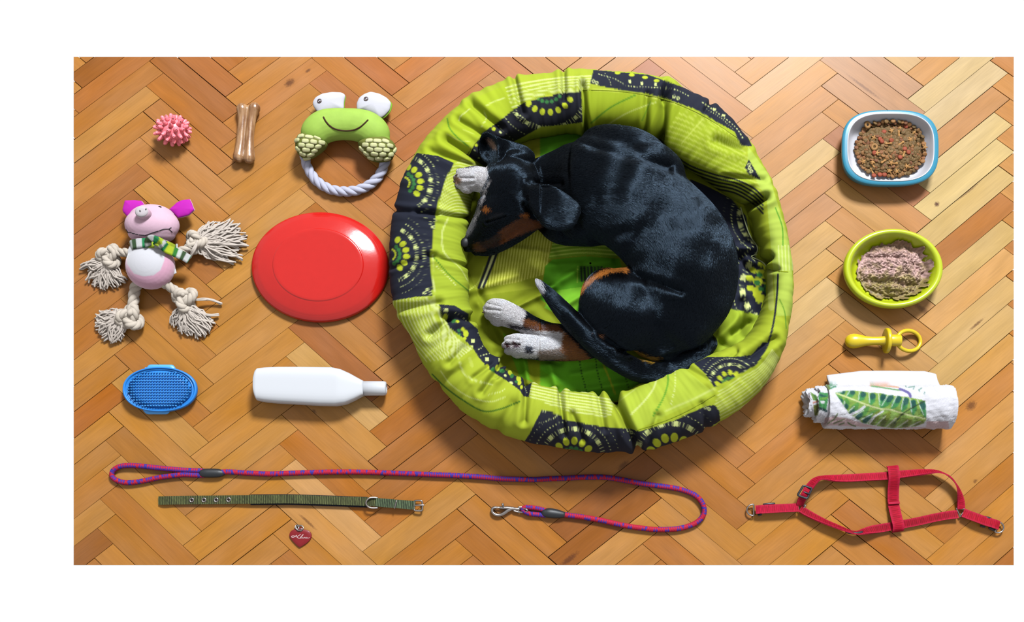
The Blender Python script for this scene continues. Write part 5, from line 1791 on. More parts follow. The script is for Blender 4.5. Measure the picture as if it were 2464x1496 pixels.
def leash():
    t = thing('leash', 'red and blue braided rope dog leash with a steel snap hook', 'leash', 900, 1180)
    m = paint_mat('braided_rope', 0.75, 0.15, (900, .4, .0006))
    def braid(name, path, r, blue, parent=t):
        v, f, d, a = vtx_mesh_rope(path, r, 20, 1.4)
        p1 = d / 5.6 + a * 3; p2 = d / 5.6 - a * 3
        k1 = np.abs((p1 % 1) - .5); k2 = np.abs((p2 % 1) - .5)
        over = ((np.floor(p1) + np.floor(p2)) % 2) < .5
        hsh = np.abs(np.sin(np.floor(p1) * 12.9 + np.floor(p2) * 78.2) * 43.7) % 1
        c = np.empty((len(v), 3))
        red, blu = np.array((200, 26, 64.)), np.array((70, 50, 164.))
        side = (np.cos(2 * math.pi * (a + .12)) * .5 + .5)
        wv = noise_sum(np.column_stack([d, d * 0]), 420, 17, 1, 6)
        isblue = over & (hsh < np.clip(blue + wv * .35, .12, 1)) | (hsh < .10)
        c[:] = red
        c[isblue] = blu
        c *= (1.06 - .5 * np.clip(np.maximum(k1, k2) - .36, 0, .14) / .14 * .5)[:, None]
        # strand relief is only put into the colour, as darker strand edges
        return mk(name, W(v, 6), flipf(f), m, parent, col=alb(c))
    h = 7.0
    loop = [(492, 1133, h), (460, 1131.5, h), (437, 1130.5, h), (384, 1126, h + 1), (344, 1121.5, h + 2), (309, 1119.8, h + 2), (287, 1123, h + 1), (272, 1133, h), (270.5, 1146, h), (284, 1156.5, h), (309, 1161, h), (344, 1157, h), (384, 1148.5, h), (437, 1142, h), (462, 1142.5, h), (492, 1143.5, h)]
    braid('hand_loop', loop, 6.2, 1.0)
    main = [(528, 1137, h + 2), (544, 1135, h + 1), (570, 1136, h), (598, 1138, h), (651, 1140, h), (705, 1138, h), (753, 1136.5, h), (800, 1135.5, h), (860, 1135.5, h), (905, 1136.5, h), (941, 1138, h), (1000, 1140, h), (1048, 1142, h), (1100, 1144, h), (1154, 1147, h), (1200, 1151, h), (1240, 1152.5, h), (1280, 1153.5, h), (1320, 1151.5, h), (1360, 1150, h), (1400, 1148, h), (1441, 1147.5, h), (1470, 1149.5, h), (1494, 1153.5, h), (1548, 1163.5, h), (1584, 1168.5, h), (1614, 1172.5, h), (1636, 1177, h), (1655, 1183, h), (1670, 1190, h + 1), (1683, 1201, h + 2), (1692, 1216, h + 2), (1694, 1233, h + 1), (1686, 1248, h), (1672, 1259, h), (1655, 1266, h), (1632, 1271.5, h), (1605, 1273.5, h), (1575, 1273.5, h), (1550, 1271, h), (1507, 1265, h), (1470, 1257, h), (1441, 1250.5, h), (1400, 1243.5, h), (1372, 1240, h), (1350, 1237, h + 1)]
    braid('rope', main, 6.4, .62)
    end = [(1312, 1239.5, h), (1290, 1237.5, h), (1274, 1235.5, h + 1), (1263, 1231, h + 1), (1258, 1225.5, h + 1), (1264, 1220.5, h + 2), (1280, 1221, h + 2), (1296, 1223.5, h + 1), (1314, 1228, h)]
    braid('hook_loop', end, 5.8, .8)
    rub = flat_mat('black_rubber_sleeve', (34, 38, 44), 0.5, 0.3, (500, .2, .0005))
    def sleeve(pts, flat):
        q = smooth_path(np.array(pts, float), 3)
        return tube(q[:, :3], q[:, 3], 18, flat=flat)
    mkp('rubber_sleeve', sleeve([(489, 1138, 8, 10.5), (498, 1138, 9, 11), (515, 1138, 9, 11), (528, 1138, 9, 10), (533, 1138, 9, 8.5)], .85), 8, rub, t)
    mkp('rubber_sleeve', sleeve([(1312, 1233.5, 8, 10.5), (1322, 1234, 9, 12), (1336, 1235.5, 9, 11.5), (1348, 1237, 9, 9.5), (1354, 1237.5, 9, 8)], .85), 8, rub, t)
    st = flat_mat('steel', (214, 204, 200), 0.3, 0.5, metal=1.0)
    st2 = bpy.data.materials['steel']
    hk = thing_part('snap_hook', t)
    q = smooth_path(np.array([(1232, 1223, 8, 4.6), (1222, 1228, 8, 4.8), (1213, 1234.5, 8, 4.6), (1203, 1238.5, 8, 4.2), (1193, 1238, 8, 3.9), (1186, 1233, 8, 3.7), (1184, 1226, 8, 3.5), (1187, 1221.5, 8, 3.3), (1194, 1220.6, 8, 3.2)], float), 2)
    mkp('hook', tube(q[:, :3], q[:, 3], 12), 8, st2, hk)
    mkp('hook_shank', tube([(1204, 1221, 8), (1220, 1221.5, 8), (1236, 1223.5, 8)], [3.6, 4.2, 4.4], 12), 8, st2, hk)
    mkp('gate_bolt', tube([(1190, 1220.5, 8), (1206, 1221, 8)], 2.7, 10), 8, st2, hk)
    mkp('thumb_knob', tube([(1211, 1220, 10), (1210.5, 1215.5, 12), (1210, 1213.6, 13)], [2.4, 2.8, 3.6], 10), 8, st2, hk)
    mkp('swivel', tube([(1236, 1223.5, 8), (1243, 1224, 8), (1248, 1224.5, 8)], [4.2, 3.4, 4.2], 12), 8, st2, hk)
    q = smooth_path(np.array([(1248, 1220, 8), (1257, 1220, 8), (1259, 1222, 12), (1268, 1226, 16), (1269, 1229, 14), (1260, 1232, 10), (1248, 1231.5, 8), (1238, 1229, 8), (1236, 1227, 8)], float), 2)
    mkp('swivel_ring', tube(q, 2.2, 10), 8, st2, hk)


def thing_part(name, parent):
    """an assembly that is itself a part: its largest piece carries the others, so an Empty child is enough"""
    o = bpy.data.objects.new(name, None)
    o.empty_display_size = 0.01
    COL.objects.link(o)
    o.parent = parent
    _OFF[o.name] = _OFF[parent.name]
    return o


def collar():
    t = thing('collar', 'olive green nylon dog collar laid straight, with a steel buckle', 'collar', 700, 1205)
    nyl = paint_mat('olive_webbing', 0.8, 0.12, (900, .4, .0006))
    def web(name, path, wd, th, c1, c2, per, tw=0, parent=t):
        v, f, d, u = band(path, wd, th, tw, 1.05)
        k = (d % per) < per * .5
        c = np.where(k[:, None], np.array(c1, float), np.array(c2, float))
        sp = noise_sum(np.column_stack([d, u * 8]), 5, 3, 1)
        c = c * (1 + .14 * sp)[:, None]
        return mk(name, W(v, 6), flipf(f), nyl, parent, smooth=False, col=alb(np.clip(c, 0, 255)))
    web('strap', [(381, 1204, 3), (396, 1203.8, 7), (420, 1203.2, 6), (460, 1202.6, 6), (510, 1202.2, 7), (560, 1201.6, 7), (600, 1201.4, 9), (650, 1200.8, 10), (700, 1200.6, 10), (760, 1202.2, 10), (820, 1204.4, 10), (870, 1206, 11), (900, 1208, 12), (940, 1211, 12), (970, 1213, 11), (1000, 1215.6, 9)], 20.5, 3.4, (108, 114, 70), (52, 54, 32), 4.2)
    web('padded_lining', [(603, 1202, 4), (650, 1201.6, 4.5), (700, 1201.6, 4.5), (760, 1203.4, 4.5), (820, 1205.6, 4.5), (884, 1208, 5)], 25.5, 6.5, (36, 40, 58), (28, 30, 44), 6)
    web('sewn_fold', [(906, 1208, 16), (930, 1210, 15.5), (960, 1212.4, 15), (984, 1214.6, 13), (996, 1215.6, 11)], 20.5, 3.2, (104, 122, 88), (44, 54, 40), 4.2)
    st = bpy.data.materials['steel']
    hole = flat_mat('dark_hole', (40, 30, 20), 0.8, 0.1)
    ev, ef = lathe([(2.7, 0.3), (3.2, 1.6), (4.6, 1.8), (5.6, 1.1), (5.8, 0)], 24, close=False)
    em = mesh_from('eyelet', np.asarray(ev) * S, ef); em.polygons.foreach_set('use_smooth', [True] * len(em.polygons)); em.materials.append(st)
    hv, hf = lathe([(0.1, .5), (2.9, .5), (2.9, 0)], 20, close=False)
    hm = mesh_from('eyelet_hole', np.asarray(hv) * S, hf); hm.materials.append(hole)
    for x, y in ((461.4, 1202.6), (490.9, 1202.4), (520.3, 1202.2), (550.2, 1201.8)):
        o = bpy.data.objects.new('eyelet', em); COL.objects.link(o); o.parent = t
        loc = W(np.array([x, y, 8.6]), 8)
        o.location = loc - _OFF[t.name]
        o2 = bpy.data.objects.new('eyelet_hole', hm); COL.objects.link(o2); o2.parent = o
    q = smooth_path(np.array([(908, 1197.5, 15), (897, 1196.5, 17), (888, 1199, 19), (882.5, 1206, 20), (882.5, 1213, 20), (888, 1219.5, 19), (897, 1222, 17), (908, 1221.5, 14)], float), 2)
    mkp('d_ring', tube(q, 2.2, 10), 14, st, t)
    q = np.array([(955, 1203.5, 12), (955, 1203.5, 18.5), (950, 1223, 18.5), (950, 1223.5, 10)], float)
    mkp('keeper', tube(smooth_path(q, 3), 1.5, 8), 14, st, t)
    q = smooth_path(np.array([(1001, 1204, 10), (1012, 1204, 11), (1015.5, 1206, 11), (1016.5, 1216, 11), (1016, 1226, 11), (1012, 1228.3, 11), (1001, 1228, 10), (996.5, 1226, 9), (996.5, 1216, 9), (997, 1206, 9)], float), 2, closed=True)
    b = mkp('buckle', tube(q, 2.3, 10, closed=True), 11, st, t)
    mkp('prong', tube([(997, 1215.5, 12), (1008, 1215, 14), (1020, 1215, 13)], 1.8, 10), 12, st, b)


def heart_tag():
    t = thing('heart_tag', 'small red metal heart name tag with white script engraving', 'tag', 722, 1292)
    # outline from a close look at the picture
    zx, zy, zs = 680, 1250, 90 / 1683.0
    def z(p):
        return [(zx + a * zs, zy + b * zs) for a, b in p]
    out = z([(690, 380), (720, 355), (780, 345), (850, 350), (920, 385), (955, 440), (1060, 455), (1160, 485), (1240, 545), (1290, 630), (1305, 720), (1295, 800), (1240, 900), (1150, 1000), (1040, 1090), (930, 1160), (820, 1225), (770, 1240), (720, 1225), (620, 1140), (520, 1040), (430, 940), (350, 830), (305, 740), (300, 660), (330, 570), (400, 490), (490, 445), (590, 430), (650, 420)])
    o = resample(out, 90)
    c = np.array([722, 1292.5])
    secs = []
    for s, h in ((.97, 1.0), (1.0, 1.8), (1.0, 3.4), (.985, 4.4), (.95, 4.9), (.6, 5.0), (.02, 5.05)):
        secs.append(np.column_stack([c + (o - c) * s, np.full(90, h)]))
    m = flat_mat('red_enamel', (150, 6, 26), 0.34, 0.3, var=.05, varscale=90)
    mkp('heart', loft(secs), 4, m, t, smooth=True)
    wh = flat_mat('white_engraving', (248, 214, 214), 0.6, 0.2)
    K = [(810, 655), (760, 695), (700, 735), (640, 775), (580, 760), (520, 730), (450, 728), (400, 755), (415, 785), (470, 795), (520, 780), (570, 745), (610, 715), (640, 700)]
    K2 = [(560, 745), (610, 765), (660, 795), (720, 835), (760, 842)]
    la = [(760, 842), (800, 820), (850, 770), (900, 710), (930, 680), (920, 665), (890, 690), (830, 760), (790, 810), (800, 838), (840, 825), (880, 800), (905, 790), (880, 800), (868, 825), (885, 838), (910, 820), (928, 795), (918, 825), (935, 838), (960, 820), (985, 795), (1005, 790), (1015, 800), (1000, 825), (1015, 838), (1045, 818), (1075, 795), (1100, 790), (1075, 800), (1062, 825), (1085, 838), (1110, 815), (1125, 795), (1118, 825), (1140, 838), (1170, 825), (1215, 800)]
    for pts, r in ((K, .75), (K2, .75), (la, .55)):
        p = [(x, y, 5.1) for x, y in z(pts)]
        mkp('engraved_letters', tube(smooth_path(np.array(p, float), .6), r, 6, flat=.5), 5, wh, t)
    st = bpy.data.materials['steel']
    def ring(cx, cy, rx, ry, h, tl, r):
        a = np.linspace(0, 2 * math.pi, 32, endpoint=False)
        return tube(np.stack([cx + rx * np.cos(a), cy + ry * np.sin(a), h + tl * np.sin(a)], 1), r, 8, closed=True)
    mkp('split_ring', ring(721.5, 1269.5, 8.5, 6.2, 6, 1.5, 1.5), 5, st, t)
    mkp('hang_ring', ring(714.5, 1267.5, 4.6, 4.8, 4, 2, 1.4), 5, st, t)
    mkp('tag_eye', ring(724, 1274.5, 3.0, 2.8, 5, 0, 1.0), 5, st, t)
    return t


# ------------------------------------------------------------------ bowls and food
def teal_bowl():
    t = thing('food_bowl', 'square teal and white plastic bowl filled with dry kibble', 'bowl', 2142, 356)
    m, nt, b = new_mat('teal_plastic', 0.3, 0.4)
    b.inputs['Base Color'].default_value = tuple(alb((52, 156, 190))) + (1,)
    b.inputs['Subsurface Weight'].default_value = .1
    add_bump(nt, b, 40, .05, .001)
    base = flat_mat('grey_rubber_foot', (150, 130, 104), .7, .2)
    wht = flat_mat('white_glaze', (240, 238, 246), .3, .35)
    c = (2141.5, 356.5)
    outer = lathe([(0.84, 3), (0.90, 9), (0.95, 20), (0.985, 34), (1.0, 44), (0.996, 47), (0.98, 49.4), (0.94, 50.4), (0.885, 50.8)], 120, 116.5, 91.0, c, 3.0, close=False)
    mkp('outer_shell', (outer[0], [tuple(q)[::-1] for q in outer[1]]), 44, m, t)
    mkp('foot', lathe([(0.80, 0), (0.86, 0.5), (0.86, 5), (0.5, 5.5)], 80, 116.5, 91.0, c, 3.0), 44, base, t)
    inn = lathe([(0.90, 50.0), (0.895, 52.0), (0.884, 52.2), (0.874, 50.0), (0.852, 41), (0.815, 29), (0.77, 18), (0.70, 12), (0.60, 9.5), (0.3, 9), (0.02, 9)], 120, 116.5, 91.0, c, 3.0, close=False)
    mkp('inner_dish', (inn[0], [tuple(q)[::-1] for q in inn[1]]), 44, wht, t)


def kibble():
    rng = random.Random(12)
    kinds = {
        'brown': [(158, 110, 62), (170, 118, 66), (146, 104, 58), (160, 104, 62), (150, 114, 66), (126, 96, 52), (140, 88, 54)],
    }
    def mat_of(i, c):
        return flat_mat('kibble_%s' % i, c, .7, .2, (500, .5, .0006), var=.08, varscale=200)
    brown = [mat_of('brown' if i == 0 else 'brown_tone', c) for i, c in enumerate(kinds['brown'])]
    redm = mat_of('red', (172, 78, 46))
    tanm = mat_of('tan', (202, 146, 80))
    ringm = mat_of('ring', (178, 130, 72))
    lens, lf = lathe([(0.1, -3.1), (4.0, -2.9), (6.3, -1.4), (6.7, 0), (6.3, 1.4), (4.2, 2.7), (2.0, 2.9), (0.1, 2.5)], 12)
    star = []
    for s, h in ((.6, -2.6), (.95, -1.8), (1, 0), (.95, 1.8), (.6, 2.6)):
        a = np.linspace(0, 2 * math.pi, 20, endpoint=False)
        r = (5.6 + 2.6 * np.cos(5 * a)) * s
        star.append(np.stack([r * np.cos(a), r * np.sin(a), np.full(20, h)], 1))
    stv, stf = loft(star)
    rv, rf = tube(np.stack([5.6 * np.cos(np.linspace(0, 6.283, 20, endpoint=False)), 5.6 * np.sin(np.linspace(0, 6.283, 20, endpoint=False)), np.zeros(20)], 1), 3.3, 8, closed=True, flat=.9)
    bn, bf = tube([(-5.5, 0, 0), (-3, 0, 0), (0, 0, 0), (3, 0, 0), (5.5, 0, 0)], [3.6, 2.6, 2.2, 2.6, 3.6], 8, flat=.8)
    def mesh_of(v, f, m):
        me = mesh_from('kibble', np.asarray(v) * S, f)
        me.polygons.foreach_set('use_smooth', [True] * len(me.polygons))
        me.materials.append(m)
        return me
    meshes = {('b', i): mesh_of(lens, lf, m) for i, m in enumerate(brown)}
    meshes[('r', 0)] = mesh_of(np.array(lens) * [.95, .95, 1.1], lf, redm)
    meshes[('s', 0)] = mesh_of(stv, stf, tanm)
    meshes[('n', 0)] = mesh_of(bn, bf, tanm)
    meshes[('o', 0)] = mesh_of(rv, rf, ringm)
    cx, cy = 2143, 357.5
    def rad(a):
        return 1.0 / ((abs(math.cos(a)) / 83) ** 2.3 + (abs(math.sin(a)) / 67) ** 2.3) ** (1 / 2.3)
    def mound(x, y):
        d = math.hypot((x - cx) / 83, (y - cy) / 67)
        q = (abs((x + 7.4 - 2141.5) / 116.5) ** 3 + abs((y - 8 - 356.5) / 91.0) ** 3) ** (1 / 3)
        return max(14 + 16 * max(0, 1 - d ** 2.2), float(np.interp(q, [.5, .64, .70, .77, .82], [9, 12, 15, 22, 32])) + 5.5)
    pts = []
    rings = [(2087.5, 300.5), (2104, 353.5)]
    pts += [(x, y, 'o') for x, y in rings]
    fixed = [('r', 2118, 335), ('r', 2122, 340), ('r', 2145, 338), ('r', 2180, 304), ('r', 2127, 317), ('r', 2104, 368), ('r', 2186, 366), ('r', 2177, 358), ('r', 2103, 422), ('r', 2117, 420), ('r', 2128, 420), ('r', 2166, 378),
             ('s', 2102, 332), ('s', 2145, 315), ('s', 2110, 368), ('s', 2100, 390), ('s', 2144, 392), ('s', 2140, 411), ('s', 2157, 412), ('s', 2190, 336), ('s', 2077, 389), ('s', 2165, 307), ('s', 2225, 354), ('s', 2182, 400), ('n', 2168, 345), ('n', 2175, 370), ('n', 2138, 345), ('n', 2126, 388), ('n', 2152, 393), ('n', 2100, 397), ('n', 2098, 411), ('n', 2163, 321), ('n', 2196, 322), ('n', 2191, 402)]
    pts += [(x, y, k) for k, x, y in fixed]
    tries = 0
    while len(pts) < 300 and tries < 60000:
        tries += 1
        a = rng.uniform(0, 2 * math.pi); q = math.sqrt(rng.random()) * rad(a)
        x, y = cx + q * math.cos(a), cy + q * math.sin(a)
        need = 8.4 if tries < 12000 else (7.4 if tries < 35000 else 6.4)
        if all((x - u) ** 2 + (y - w) ** 2 > need * need for u, w, _ in pts):
            pts.append((x, y, 'b'))
    names = {'b': ('round brown kibble piece in the heap in the teal bowl', 'round brown kibble pieces in the teal bowl'),
             'r': ('reddish kibble piece in the heap in the teal bowl', 'reddish kibble pieces in the teal bowl'),
             's': ('light tan star-shaped kibble piece in the teal bowl', 'tan star-shaped kibble pieces in the teal bowl'),
             'n': ('light tan bone-shaped kibble piece in the teal bowl', 'tan bone-shaped kibble pieces in the teal bowl'),
             'o': ('', '')}
    order = {k: sorted([p for p in pts if p[2] == k]) for k in 'rsn'}
    nth = ['first', 'second', 'third', 'fourth', 'fifth', 'sixth', 'seventh', 'eighth', 'ninth', 'tenth', 'eleventh', 'twelfth', 'thirteenth']
    olab = ['ring-shaped kibble piece at the upper left rim of the kibble heap', 'ring-shaped kibble piece left of the middle of the kibble heap']
    io = 0
    for x, y, k in pts:
        key = (k, rng.randrange(len(brown))) if k == 'b' else (k, 0)
        o = bpy.data.objects.new('kibble', meshes[key])
        COL.objects.link(o)
        h = mound(x, y) + (rng.uniform(-1.5, 2.5) if k == 'b' else 4.0)
        o.location = W(np.array([x, y, h]), h)
        tl = .55 if k == 'b' else .25
        o.rotation_euler = (rng.uniform(-tl, tl), rng.uniform(-tl, tl), rng.uniform(0, 6.28))
        s = rng.uniform(.74, .93) if k == 'b' else (.95 if k != 'o' else 1.0)
        o.scale = (s * (1.06 if k != 'o' else 1.15), s, s)
        if k == 'o':
            tag(o, olab[io], 'kibble'); io += 1
        else:
            lb = names[k][0]
            if k in order:
                i = order[k].index((x, y, k))
                lb = {'r': 'reddish kibble piece', 's': 'light tan star-shaped kibble piece', 'n': 'light tan bone-shaped kibble piece'}[k] + ', ' + nth[i] + ' of its kind from the left in the teal bowl'
            tag(o, lb, 'kibble', names[k][1])
    # the pieces underneath, out of which only slivers show
    parts = []
    for i in range(420):
        a = rng.uniform(0, 2 * math.pi); q = math.sqrt(rng.random()) * (rad(a) - 12)
        x, y = cx + q * math.cos(a), cy + q * math.sin(a)
        h = mound(x, y) + .6 - 8 * rng.random() * max(0, .75 - math.hypot((x - cx) / 83, (y - cy) / 67))
        e = Matrix.Rotation(rng.uniform(-.6, .6), 3, 'X') @ Matrix.Rotation(rng.uniform(-.6, .6), 3, 'Y')
        parts.append((np.asarray(lens) @ np.array(e).T + np.array([x, y, h]), lf))
    v, f = join(parts)
    v[:, 2] = np.maximum(v[:, 2], 9.6)
    o = mk('kibble_heap', W(v, 20), flipf(f), brown[5], None)
    tag(o, 'lower layer of small brown kibble under the pieces in the teal bowl', 'kibble', kind='stuff')


def lime_bowl():
    t = thing('wet_food_bowl', 'round lime green plastic bowl holding minced wet food', 'bowl', 2149, 646)
    m = flat_mat('lime_plastic', (212, 226, 30), .3, .4, (60, .04, .001))
    c = (2148.5, 646.5)
    prof = [(0.02, 0), (0.80, 0), (0.86, 2), (0.92, 14), (0.955, 26), (0.965, 31), (0.985, 33), (0.997, 37), (1.0, 42), (0.99, 47), (0.97, 50.5), (0.945, 52), (0.915, 52.2), (0.885, 50.5), (0.86, 46), (0.82, 34), (0.78, 22), (0.74, 14), (0.68, 9), (0.5, 7), (0.02, 7)]
    v, f = lathe(prof, 128, 119.5, 95.5, c, close=False)
    mkp('bowl', (v, [tuple(q)[::-1] for q in f]), 42, m, t)
    # minced meat
    N = 230
    g = np.linspace(-1.12, 1.12, N)
    X, Y = np.meshgrid(g, g)
    x = 2151 + X.ravel() * 87; y = 650 + Y.ravel() * 70
    p = np.column_stack([x, y])
    edge = 1 + .07 * noise_sum(p, 40, 51, 2) + .05 * noise_sum(p, 16, 52, 2)
    d = np.hypot(X.ravel(), Y.ravel()) / edge
    lump = np.array([8.0 * mnoise.turbulence(Vector((a / 30, b / 30, .3)), 3, False) + 7.0 * mnoise.turbulence(Vector((a / 9, b / 9, 4.1)), 2, True) + 3.0 * mnoise.noise(Vector((a / 3.6, b / 3.6, 9.2))) for a, b in p])
    h = 4 + np.clip(1 - d ** 2.4, -1, 1) * 28 + lump * np.clip(1.2 - d, 0, 1) ** .4
    h += 9 * np.exp(-((x - 2150) / 44) ** 2 - ((y - 622) / 20) ** 2)
    h -= carve(x, y, [((2085, 618), (2165, 622), 5, 7), ((2168, 600), (2200, 640), 6, 8), ((2100, 676), (2190, 684), 6, 8), ((2190, 600), (2215, 650), 6, 6)])
    keep = d < 1.0
    floor_h = np.interp(np.hypot((x + 6.2 - 2148.5) / 119.5, (y - 4.6 - 646.5) / 95.5), [0, .48, .64, .70, .74, .78, .82], [8.0, 8.8, 12, 18, 26, 36, 46])
    h = np.maximum(h, floor_h)
    pink, olive, dark = np.array((212, 172, 164.)), np.array((162, 142, 84.)), np.array((128, 96, 80.))
    k = np.clip(.5 + (y - 665) / 45 + noise_sum(p, 30, 55, 2) * .5, 0, 1)[:, None]
    k2 = np.clip((612 - y) / 26 + noise_sum(p, 22, 58, 2) * .4, 0, .8)[:, None]
    col = pink * (1 - k) + olive * k
    col = col * (1 - k2 * .75) + np.array((138, 110, 66.)) * k2 * .75
    q = np.clip(np.array([mnoise.noise(Vector((a / 5.5, b / 5.5, 2.2))) for a, b in p]) * 1.1, -.3, .6)[:, None]
    col = np.where(q > 0, col * (1 - q) + dark * q, col * (1 - .45 * q))
    i, j = np.meshgrid(np.arange(N - 1), np.arange(N - 1), indexing='ij')
    a = (i * N + j).ravel()
    f = np.stack([a, a + 1, a + N + 1, a + N], 1)
    f = f[keep[f].all(1)]
    used = np.unique(f)
    mp = -np.ones(N * N, int); mp[used] = np.arange(len(used))
    v = np.column_stack([x, y, h])[used]
    mm = paint_mat('minced_meat', .55, .3, (700, .6, .001))
    o = mk('wet_food', W(v, 22), mp[f][:, ::-1], mm, None, col=alb(np.clip(col[used], 0, 255)))
    tag(o, 'mound of pinkish brown minced wet food in the lime bowl', 'dog food', kind='stuff')


def dummy_toy():
    t = thing('dummy_toy', 'yellow plastic dog toy shaped like a baby dummy', 'dog toy', 2130, 820)
    m = flat_mat('yellow_plastic', (252, 220, 30), .32, .35, sss=.08)
    def spin(prof, n=36):
        a = np.linspace(0, 2 * math.pi, n, endpoint=False)
        return loft([np.stack([np.full(n, x), yc + r * np.cos(a), h + r * np.sin(a)], 1) for x, r, h, yc in prof])
    mkp('teat', spin([(2033.5, 1, 18, 820), (2035, 7, 18, 820), (2039, 12.5, 18, 820), (2046, 16.6, 18, 820), (2054, 17.8, 18, 820), (2062, 17.2, 18.5, 820), (2072, 14.4, 20, 820.3), (2084, 11.6, 22, 820.6), (2096, 10.2, 24, 820.8), (2110, 10, 26, 821), (2122, 10.8, 28, 821), (2130, 12.5, 29, 821), (2132, 13, 29, 821)]), 20, m, t)
    mkp('shield', spin([(2127, 8, 30, 820.5), (2127.2, 27, 30, 820.5), (2128.5, 29.6, 30, 820.5), (2131, 30.3, 30, 820.5), (2134.5, 30, 30, 820.5), (2136.5, 28.5, 30, 820.5), (2137, 20, 30, 820.5), (2138, 15, 30, 820.5)], 48), 24, m, t)
    mkp('collar', spin([(2136, 13.5, 29, 819.5), (2140, 14.4, 29, 819.5), (2164, 14, 28, 819.5), (2166, 13, 28, 819.5), (2166.5, 8, 28, 819.5)]), 24, m, t)
    a = np.linspace(0, 2 * math.pi, 48, endpoint=False)
    p = np.stack([2187 + 32 * np.cos(a), 819.5 + 24.5 * np.sin(a), 17 - 12 * np.cos(a)], 1)
    mkp('ring', tube(p, 4.7, 12, closed=True), 18, m, t)


def towel():
    c = Canvas(1925, 870, 2310, 1050, (238, 236, 244))
    zs = 380 / 2464.0
    def z(p):
        return [(1920 + a * zs, 870 + b * zs) for a, b in p]
    G1, G2, G3, Y1 = (34, 92, 82), (70, 150, 84), (116, 170, 66), (176, 192, 96)
    leaf = z([(585, 485), (720, 455), (830, 450), (960, 455), (1110, 480), (1290, 490), (1420, 520), (1560, 530), (1720, 555), (1860, 580), (1985, 605), (1995, 720), (2005, 900), (1960, 960), (1820, 1010), (1600, 1035), (1400, 1030), (1180, 990), (1000, 950), (890, 870), (820, 830), (760, 750), (700, 660), (640, 570)])
    m = c.poly(leaf, (142, 178, 78))
    mid = z([(585, 485), (760, 550), (950, 625), (1130, 690), (1290, 735), (1450, 750), (1620, 800), (1800, 850), (2000, 890)])
    rr = random.Random(3)
    def petal(b, e, w, col):
        b, e = np.array(b), np.array(e)
        d = e - b; n = np.array([-d[1], d[0]]) / np.linalg.norm(d)
        c.poly([b, b + d * .4 + n * w, b + d * .9 + n * w * .8, e, b + d * .9 - n * w * .8, b + d * .4 - n * w], col, m, feather=2)
    mz = np.array(mid)
    upper = z([(640, 478), (740, 455), (880, 452), (1040, 475), (1180, 490), (1340, 500), (1480, 525), (1600, 540), (1700, 560), (1800, 590), (1930, 610)])
    lower = z([(640, 580), (690, 650), (745, 740), (820, 830), (905, 890), (1010, 950), (1130, 990), (1300, 1010), (1450, 1030), (1640, 1030), (1820, 1000)])
    for i, (u, l) in enumerate(zip(upper, lower)):
        k = min(int(i * .8), len(mz) - 1)
        b = mz[k]
        petal(b, u, 8.5, G2); petal(b + (np.array(u) - b) * .45, u, 7, G1)
        petal(b, l, 8.5, (92, 158, 72) if i < 6 else (128, 148, 44)); petal(b + (np.array(l) - b) * .5, l, 6, G1 if i < 6 else (96, 112, 40))
        if i:
            c.line([mz[k] + (np.array(upper[i]) - mz[k]) * .25 + (-4, 0), (np.array(upper[i]) + np.array(upper[i - 1])) / 2], 2.2, (232, 236, 232), m, alpha=.85)
            c.line([mz[k] + (np.array(lower[i]) - mz[k]) * .35 + (-4, 0), (np.array(lower[i]) + np.array(lower[i - 1])) / 2], 2.6, (236, 236, 240), m, alpha=.8)
    c.line(mid, 4, (214, 222, 160), m, alpha=.85)
    c.line(z([(1985, 610), (1820, 700), (1640, 810), (1500, 960)]), 3, (44, 66, 34), m, alpha=.8)
    c.line(z([(820, 830), (960, 760), (1040, 700)]), 6, (238, 236, 244)); c.line(z([(1120, 960), (1200, 860), (1330, 770)]), 4, (238, 236, 244))
    # bird, twigs and the pale pink hem
    c.line(z([(1130, 370), (1300, 375), (1450, 385), (1570, 400)]), 4, (228, 178, 150))
    c.line(z([(1150, 380), (1300, 400), (1450, 425), (1600, 445)]), 3.4, (120, 170, 110))
    c.line(z([(1590, 425), (1680, 460), (1740, 500), (1755, 545)]), 6, (112, 104, 168))
    for p in ([(1680, 375), (1690, 395)], [(1720, 400), (1800, 385)], [(1820, 380), (1800, 430)], [(1930, 410), (1890, 440)], [(1885, 435), (1900, 465)], [(1980, 470), (1970, 500)]):
        c.line(z(p), 2, (96, 150, 130))
    hem = c.mask_poly(z([(420, 880), (560, 850), (760, 880), (1000, 960), (1190, 1010), (2000, 1050), (2360, 1060), (2350, 930), (2100, 930), (2010, 930), (2000, 1020), (1180, 1020), (400, 990)]))
    c.img[hem & ~m] = (222, 190, 192)
    for p in ([(440, 980), (560, 900), (620, 810)], [(560, 965), (640, 930), (720, 900)], [(640, 985), (720, 955)], [(780, 950), (830, 985), (900, 1005)]):
        c.line(z(p), 3, (92, 110, 60))
    # left rolled ends
    for p in ([(470, 360), (540, 330), (620, 320)], [(480, 390), (550, 355), (610, 350)], [(500, 420), (560, 390), (590, 385)]):
        c.line(z(p), 4, (84, 156, 120))
    c.poly(z([(330, 470), (400, 480), (480, 490), (470, 600), (440, 780), (360, 760), (330, 700), (320, 560)]), G2)
    c.line(z([(350, 520), (450, 560)]), 6, G1); c.line(z([(340, 720), (440, 770)]), 6, (32, 70, 70)); c.line(z([(360, 580), (460, 560)]), 5, G3)
    c.disc(*z([(385, 628)])[0], 6, (236, 236, 240), 3)
    c.poly(z([(190, 470), (300, 540), (310, 620), (240, 600)]), (110, 150, 70)); c.line(z([(260, 520), (290, 600)]), 4, (70, 120, 60))
    c.line(z([(175, 500), (170, 600), (150, 660)]), 3, (70, 40, 40)); c.line(z([(240, 640), (300, 620)]), 3, (190, 90, 50))
